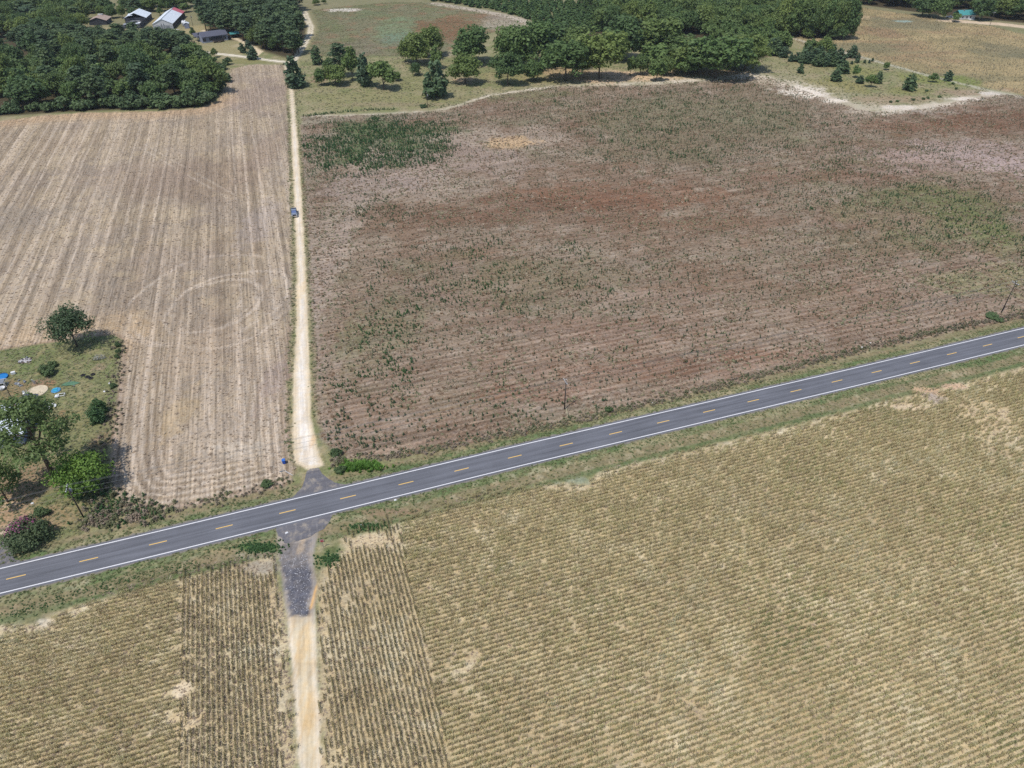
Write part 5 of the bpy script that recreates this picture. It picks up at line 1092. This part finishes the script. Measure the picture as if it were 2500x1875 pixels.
for a, b in (('far left','l'),('l','m'),('m','r'),('r','far right')):
    for off, dz, nm in ((-.9,-.25,'outer'),(.0,.25,'top'),(.9,-.25,'inner'),(.1,-2.4,'lower')):
        A_, B_ = ends[a], ends[b]; nx, ny = RN[0]*off, RN[1]*off
        wire((A_[0]+nx, A_[1]+ny, A_[2]+dz), (B_[0]+nx, B_[1]+ny, B_[2]+dz), '%s overhead wire strung between the road-side power poles, %s span' % (nm, {'far left':'left','l':'long middle','m':'right','r':'far right'}[a]))
e = empty('guy_marker', *S(1386, 1017), 0); tag(e, 'pale guy-wire guard in front of the slim power pole', 'guy wire')
MB().tube([(0,0,0),(-.4,.75,1.9)], .06, 6).build('guard', plain('pale_yellow', alb(214,206,170), .6), e); MB().tube([(-.4,.75,1.9),(S(1378,999)[0]-S(1386,1017)[0], S(1378,999)[1]-S(1386,1017)[1], 7.6)], .02, 4).build('wire', M['wire'], e)
# stop sign
e = empty('stop_sign', *S(790, 1337), R(14)); tag(e, 'red octagonal stop sign facing the dirt track beside the asphalt apron', 'sign')
MB().box((0, .04, 1.1), (.07, .06, 2.2)).build('post', M['grey'], e)
oc = lambda r, y0, y1: MB().add([(r*math.cos(R(22.5+45*k)), y0, 2.0+r*math.sin(R(22.5+45*k))) for k in range(8)]+[(r*math.cos(R(22.5+45*k)), y1, 2.0+r*math.sin(R(22.5+45*k))) for k in range(8)], [tuple(range(8)), tuple(reversed(range(8, 16)))]+[(k, 8+k, 8+(k+1) % 8, (k+1) % 8) for k in range(8)])
rim = oc(.44, -.012, .004).build('border', M['white'], e); oc(.41, -.018, -.013).build('panel', plain('sign_red', alb(190,44,52), .5, 0, .03), e)
def text_mesh(body, size, mat):
    cu = bpy.data.curves.new('lettering', 'FONT'); cu.body = body; cu.size = size; cu.align_x = 'CENTER'; cu.align_y = 'CENTER'; cu.extrude = .002
    o = bpy.data.objects.new('lettering', cu); me = bpy.data.meshes.new_from_object(o); bpy.data.objects.remove(o); me.materials.append(mat); return me
o = obj('lettering', text_mesh('STOP', .32, M['white']), e, (0, -.022, 2.0)); o.rotation_euler = (math.pi/2, 0, 0)
# road name sign, fallen post, blue cart
e = empty('road_sign_post', *S(692.6, 1170.5), .4); tag(e, 'thin road-name sign post at the lane corner below the blue cart', 'sign')
MB().tube([(0,0,-.1),(0,0,2.3)], .04, 6).build('post', M['polewood'], e); MB().box((0, 0, 2.4), (.9, .03, .2)).build('blade', plain('sign_blue_grey', alb(120,140,158), .5), e); MB().box((0, 0, 2.62), (.03, .9, .2)).build('blade', plain('sign_blue_grey', alb(120,140,158), .5), e)
q = S(715, 1162.5); q2 = S(697, 1155); e = empty('fallen_post', *q, 0); tag(e, 'pale post lying on the brush beside the road-name sign', 'post')
MB().tube([(0,0,.25),(q2[0]-q[0], q2[1]-q[1], .7)], .06, 6).build('shaft', M['whitewall'], e); MB().tube([(q2[0]-q[0], q2[1]-q[1], .7),((q2[0]-q[0])*1.1, (q2[1]-q[1])*1.1, .75)], .09, 6).build('cap', M['black'], e)
e = empty('wheeled_cart', *S(694, 1131.5), .25); tag(e, 'blue wheeled rubbish cart at the edge of the stubble field by the lane', 'rubbish cart')
MB().box((0, 0, .62), (.56, .62, .95), 0, 1.18).build('body', M['blue'], e); MB().box((0, -.02, 1.13), (.74, .84, .1), 0, .86).build('lid', plain('light_blue_lid', alb(66,122,206), .45, 0, .05), e)
MB().box((0, .42, 1.05), (.5, .06, .06)).build('handle', M['blue'], e)
for x_ in (-.28, .28): MB().tube([(x_-.04, .3, .15), (x_+.04, .3, .15)], .15, 10).build('wheel', M['black'], e)

# ------------------------------------------------------------------ yard trees, shrubs and clutter
M['nearpine'] = leaf_mat('near_pine_needles', [a_((.150,.205,.070)), a_((.135,.190,.066))], .32); M['brightg'] = leaf_mat('chinaberry_leaves', [a_((.150,.250,.050)), a_((.160,.260,.052))], .35)
M['pecan'] = leaf_mat('pecan_leaves', [a_((.070,.110,.052)), a_((.078,.118,.054))], .25); M['myrtle'] = leaf_mat('myrtle_leaves', [a_((.086,.118,.056)), a_((.092,.126,.058))], .25)
M['pink'] = leaf_mat('pink_blossom', [alb(168,92,134), alb(176,104,142)], .2); M['silver'] = leaf_mat('silvery_brush', [alb(190,188,180), alb(170,170,160)], .2)
V['nearpine'] = [mk_pine(301, 21, 7.4, .44, 40, 6200, .27, M['nearpine'])]; V['nearpine2'] = [mk_pine(305, 11, 4.0, .3, 22, 2600, .27, M['nearpine'])]
V['brightg'] = [mk_broad(311, 5.2, 8.5, .05, 44, 6500, .26, M['brightg'])]; V['pecan'] = [mk_broad(323, 5.6, 11.5, .12, 46, 5200, .25, M['pecan'])]
V['myrtle'] = [mk_shrub(331, 5.0, 4.6, 5200, .24, M['myrtle'], 34)]; V['cedarn'] = [mk_cone(341, 4.2, 1.7, 26, 2400, .17, leaf_mat('hedge_leaves', [a_((.070,.135,.052)), a_((.082,.150,.054))], .25))]; V['shrubn'] = [mk_shrub(345+i, 2.4, 1.9, 1300, .2, M['shrubm'], 16) for i in range(2)]
x, y = S(138, 1174); tree('nearpine', 'yard_pine', x, y, 21.5, 8.6, 'tall spreading pine towering over the white-roofed home', rz=.6)
x, y = S(20, 1225); tree('nearpine2', 'yard_pine', x, y, 10.5, 4.2, 'smaller pine at the left picture edge below the tall yard pine', rz=2.0)
x, y = S(216, 1196); tree('brightg', 'chinaberry_tree', x, y, 8.8, 5.4, 'bright yellow-green leafy tree beside the left power pole', rz=1.0)
x, y = S(188, 846); tree('pecan', 'lone_tree', x, y, 11.8, 6.0, 'lone dark round tree at the corner of yard and stubble field', rz=.5)
x, y = S(74, 1320); t_ = tree('myrtle', 'crape_myrtle', x, y, 4.8, 4.3, 'big roadside bush with pink blossom on its left side', 'bush', rz=0)
rs = np.random.default_rng(5); cl = [((-1.8,1.4,3.5),1.3),((-2.8,.2,3.0),1.3),((-.8,2.0,3.9),1.1),((-1.0,-.4,4.0),1.1),((-2.4,-1.6,2.6),1.0),((1.2,1.8,3.8),.7),((.2,-2.2,2.8),.7),((1.0,-.2,4.0),.6)]
o = obj('blossom', cluster_crown('blossom', cl, 620, .16, M['pink'], 9), t_); o['label'] = 'pink blossom clusters'
for px, py, h, w, v in ((240,1030,4.6,1.9,0),(247,1008,4.4,1.7,0)):
    x, y = S(px, py); tree('cedarn', 'hedge_cedar', x, y, h, w, 'dark green cedar on the yard edge, %s one of a pair' % ('nearer' if py > 1020 else 'farther'))
for (px, py, h, w, lab) in ((112,915,2.6,2.3,'dark scrubby bush with bare dirt beside it in the yard'),(128,895,1.6,1.4,'small bush behind the dark scrubby yard bush'),(291,845,1.6,.9,'upper bush at the right edge of the yard'),(290,862,1.3,.8,'second bush down the right edge of the yard'),(288,873,1.2,.8,'third bush down the right edge of the yard'),(278,945,1.2,.9,'low bush at the lower right edge of the yard'),(107,1253,1.8,1.6,'small green bush between pink-flowered bush and pole'),(652,1185,1.5,1.3,'dark bush in the brush left of the road-name sign'),(1486,1004,1.7,1.0,'small dark cedar-like bush on the verge right of the slim pole'),(822,1112,2.0,1.4,'bush at the corner of the fallow field above the apron'),(831,1150,1.6,1.3,'olive bush beside the vivid green weeds'),(1033,262,1.6,2.2,'green bush next to the pasture power pole'),(2430,776,.9,2.6,'dark green bush at the foot of the right power pole')):
    x, y = S(px, py); tree('shrubn', 'bush', x, y, h, w, lab, 'bush')
x, y = S(244, 877); e = empty('silvery_bush', x, y); tag(e, 'silvery dead bush below the lone tree', 'bush'); obj('twigs', cluster_crown('twigs', [((0,0,.7),.9),((.8,.3,.5),.7),((-.7,-.4,.5),.7)], 500, .10, M['silver'], 4), e)
def at_yard(px, py): return S(px, py)
e = empty('paddling_pool', *at_yard(4, 922)); tag(e, 'round blue paddling pool at the left picture edge', 'pool'); MB().lathe([(1.5,0),(1.55,.35),(1.45,.38),(1.42,.06),(.02,.05)], (0,0,.01), 22).build('shell', M['pool'], e); MB().add([(1.42*math.cos(2*math.pi*k/22), 1.42*math.sin(2*math.pi*k/22), .2) for k in range(22)], [tuple(range(22))]).build('water', plain('pool_water', alb(40,130,200), .1, 0, .05, 1, .6), e)
def clutter(name, px, py, label, cat, build, rz=0.0):
    e = empty(name, *at_yard(px, py), rz); tag(e, label, cat); build(e); return e
clutter('cooler', 33.5, 913, 'small white cooler on the grass right of the paddling pool', 'cooler', lambda e: (MB().box((0,0,.3),(.9,.6,.5)).build('body', M['white'], e), MB().box((0,0,.6),(.95,.65,.1)).build('lid', M['white'], e)), .4)
def cage(e):
    for z in (.1, 1.3):
        MB().tube([(-1.4,-1,z),(1.4,-1,z),(1.4,1,z),(-1.4,1,z),(-1.4,-1,z)], .05, 5).build('rail', M['white'], e)
    for x_ in (-1.4, 0, 1.4):
        for y_ in (-1, 1): MB().tube([(x_,y_,0),(x_,y_,1.35)], .05, 5).build('post', M['white'], e)
    MB().box((0,0,1.33),(2.2,1.6,.06)).build('panel', M['grey'], e)
clutter('metal_pen', 3, 942, 'grey and white tubular pen below the paddling pool', 'pen', cage, .3)
clutter('wash_tub', 6, 951, 'white tub standing in front of the tubular pen', 'tub', lambda e: MB().lathe([(.5,0),(.75,.6),(.78,.62),(.7,.6),(.45,.08),(.02,.07)], (0,0,0), 16).build('shell', M['white'], e))
clutter('bucket', 46, 940, 'small white bucket by grey rubble in the yard', 'bucket', lambda e: (MB().lathe([(.24,0),(.32,.5),(.3,.5),(.22,.05),(.01,.05)], (0,0,0), 12).build('shell', M['white'], e), MB().tube([(-.3,0,.5),(0,0,.72),(.3,0,.5)], .015, 4).build('handle', M['grey'], e)))
def rubble(e, n=9, r=1.2, s=.5, m='grey', seed=1):
    q = random.Random(seed)
    for k in range(n): MB().box(((q.random()-.5)*2*r,(q.random()-.5)*2*r,s*.25),(s*(.5+q.random()),s*(.4+q.random()*.8),s*(.3+.4*q.random())),q.random()*3,.8).build('chunk', M[m], e)
clutter('rubble', 51, 935, 'grey rubble strewn by the white bucket', 'rubble', lambda e: rubble(e, 9, 1.3, .55))
clutter('burn_pile', 61.5, 880, 'ash-grey burn pile with black remains in the upper yard', 'burn pile', lambda e: (MB().lathe([(1.25,.02),(.9,.12),(.4,.2),(.02,.22)], (0,0,0), 16, 1.35).build('ash', plain('ash', alb(186,182,182), .95, 0, .3, 2), e), rubble(e, 6, .9, .5, 'black', 3), rubble(e, 10, 1.5, .45, 'wood', 4), rubble(e, 6, 1.6, .4, 'grey', 9)), .2)
clutter('sand_ring', 92, 955, 'round tan sand bed with low rim in the middle of the yard', 'sand bed', lambda e: (MB().lathe([(2.35,0),(2.3,.16),(2.15,.18),(2.1,.1),(.02,.13)], (0,0,0), 26).build('bed', M['tan'], e), rubble(e, 6, 1.6, .35, 'tan', 6)))
clutter('plank', 85, 939, 'pale plank leaning beside the round sand bed', 'plank', lambda e: (MB().box((0,0,.9),(.35,.08,1.9),.3,1,.35).build('board', M['whitewall'], e), MB().box((.45,.1,.7),(.2,.06,1.5),.3,1,.5).build('prop', M['grey'], e)))
def chair(e):
    MB().box((0,0,.42),(.5,.5,.06)).build('seat', M['white'], e); MB().box((0,.25,.75),(.5,.06,.6)).build('backrest', M['white'], e)
    for x_ in (-.22,.22):
        for y_ in (-.22,.22): MB().box((x_,y_,.2),(.05,.05,.4)).build('leg', M['white'], e)
clutter('lawn_chair', 60, 964, 'left one of two white lawn chairs by the sand bed', 'chair', chair, .4); clutter('lawn_chair', 65, 962, 'right one of two white lawn chairs by the sand bed', 'chair', chair, -.9)
clutter('satellite_dish', 87, 975, 'white satellite dish on a short mast behind the shed', 'dish', lambda e: (MB().tube([(0,0,0),(0,0,1.0)], .04, 6).build('mast', M['grey'], e), MB().lathe([(.02,0),(.35,.05),(.6,.18),(.62,.2),(.35,.09),(.02,.04)], (0,0,1.0), 18).build('dish', M['white'], e)))
clutter('pool_float', 137, 953.5, 'turquoise pool float lying on the grass', 'float', lambda e: (MB().lathe([(1.0,.0),(1.12,.12),(1.0,.24),(.02,.22)], (0,0,0), 18, 1.0).build('ring', plain('faded_blue', alb(84,150,190), .5), e), MB().box((-.3,.25,.28),(1.0,.5,.1),.4).build('panel', M['turq'], e), MB().box((.1,-.4,.28),(.9,.4,.1),.4).build('panel', M['turq'], e)))
def crib(e):
    for (a, b) in (((-.8,-.5),(.8,-.5)),((.8,-.5),(.8,.5)),((.8,.5),(-.8,.5)),((-.8,.5),(-.8,-.5))):
        MB().tube([(*a,.45),(*b,.45)], .07, 5).build('rail', M['white'], e); MB().tube([(*a,0),(*a,.5)], .06, 5).build('leg', M['white'], e)
    MB().box((-.9,-.1,.3),(.8,1.0,.2)).build('shelf', M['white'], e)
clutter('bed_frame', 150, 967, 'white metal bed frame standing on the yard grass', 'frame', crib, .25)
clutter('white_tarp', 124, 993, 'crumpled white tarp right of the blue-gabled shed', 'tarp', lambda e: MB().add([(-1.0,1.4,.5),(-.3,.9,.25),(.5,1.0,.4),(1.5,.1,.3),(1.1,-.5,.1),(.4,-.2,.5),(.3,-1.2,.1),(-.7,-1.3,.2),(-.5,.1,.45)], [(0,8,1),(1,8,2),(2,8,5),(2,5,3),(3,5,4),(5,8,6),(6,8,7),(0,7,8)]).build('sheet', M['white'], e), .2)
clutter('green_tarp', 172, 938, 'faded green tarp strip with rubble on the grass', 'tarp', lambda e: (MB().add([(-2.2,-.6,.1),(-.6,-.9,.22),(1.2,-.4,.1),(2.3,.5,.15),(.4,.9,.25),(-1.6,.5,.12),(0,0,.3)], [(0,1,6),(1,2,6),(2,3,6),(3,4,6),(4,5,6),(5,0,6)]).build('sheet', plain('faded_green', alb(92,128,100), .8, 0, .3, 2), e), rubble(e, 8, 1.4, .3, 'grey', 8)))
for k, (px, py) in enumerate(((203,917),(214,921),(222,924),(227,915))):
    e = empty('old_tyre', *at_yard(px, py), k); tag(e, 'black old tyre on the grass right of the green tarp, %s of four' % ('leftmost','second','nearest','farthest')[k], 'tyre', 'old tyres in the yard')
    MB().lathe([(.3,.0),(.48,.0),(.55,.08),(.55,.2),(.48,.27),(.3,.27),(.27,.2),(.27,.06)], (0,0,0), 14).build('tread', M['black'], e)
clutter('barrel', 91, 1036, 'dark blue barrel half hidden under the tall yard pine', 'barrel', lambda e: (MB().lathe([(.28,0),(.32,.3),(.32,.6),(.28,.9),(.02,.91)], (0,0,0), 14).build('drum', plain('dark_blue', alb(40,70,120), .5), e), MB().lathe([(.33,.28),(.34,.3),(.33,.32)], (0,0,0), 14).build('hoop', M['grey'], e)))
clutter('blue_tub', 147.5, 1174, 'blue tub next to the trunk of the tall yard pine', 'tub', lambda e: (MB().box((0,0,.25),(1.0,.7,.45),.2,1.15).build('shell', M['blue'], e), MB().box((0,0,.5),(1.2,.85,.06),.2).build('rim', M['blue'], e)))
clutter('trunk_wrap', 136.5, 1172, 'blue plastic sheet wrapped round the foot of the tall yard pine', 'sheet', lambda e: MB().lathe([(.62,0),(.55,.9),(.5,.9),(.5,0)], (0,0,0), 10).build('sheet', M['blue'], e))
for k, (px, py) in enumerate(((79,1229),(89,1245),(267,936),(255,956),(880,1283),(700,1301),(2105,848),(2125,838),(1594,984),(965,1221))):
    e = empty('litter', *at_yard(px, py), k*.7); tag(e, 'small scrap of pale litter %s' % ('on the dirt behind the pink-flowered bush','on the dirt left of the pole','at the yard edge','at the lower yard edge','in the ditch right of the stop sign','on the near asphalt apron','at the road-side edge of the fallow field','by the right fallow edge','on the verge right of the slim pole','on the near verge')[k], 'litter'); MB().box((0,0,.08),(.6,.4,.12),.3,.7).build('scrap', M['white'], e)
clutter('brush_heap', 326, 1268, 'pale dry brush heap at the lower corner of the stubble field', 'brush heap', lambda e: obj('twigs', cluster_crown('twigs', [((0,0,.4),1.2),((1.0,.2,.3),.9),((-.9,-.1,.3),.9)], 700, .14, M['straw'], 14), e))
M['chip'] = plain('pale_stone', alb(206,204,206), .8, 0, .2, 4)
def mk_chip(seed):
    q = random.Random(seed); return MB().box((0,0,.05), (.2+.12*q.random(), .16+.1*q.random(), .1), q.random()*3, .6).mesh('chip', M['chip'])
rs = np.random.default_rng(99); P = np.array(MILL); x = rs.uniform(P[:,0].min(), P[:,0].max(), 900); y = rs.uniform(P[:,1].min(), P[:,1].max(), 900); k = (sdist(x, y, MILL) > .3) & (y < 87); x, y = x[k], y[k]
gfield('stone_chips', x, y, [mk_chip(i) for i in range(4)], .2, .6, 'pale stone chips scattered over the dark millings', 'stones', 98)
# ------------------------------------------------------------------ summer haze
hm = bpy.data.materials.new('haze'); hm.use_nodes = True; ht = hm.node_tree; ht.nodes.remove(ht.nodes['Principled BSDF'])
pv = ht.nodes.new('ShaderNodeVolumePrincipled'); pv.inputs['Color'].default_value = (.86, .92, 1.0, 1); pv.inputs['Density'].default_value = .00006; pv.inputs['Anisotropy'].default_value = .2
ht.links.new(pv.outputs[0], ht.nodes['Material Output'].inputs['Volume'])
hz = MB().box((0, 0, 56), (5400, 5400, 115)).build('haze', hm); tag(hz, 'thin bluish summer haze over the fields', 'haze', kind='stuff')
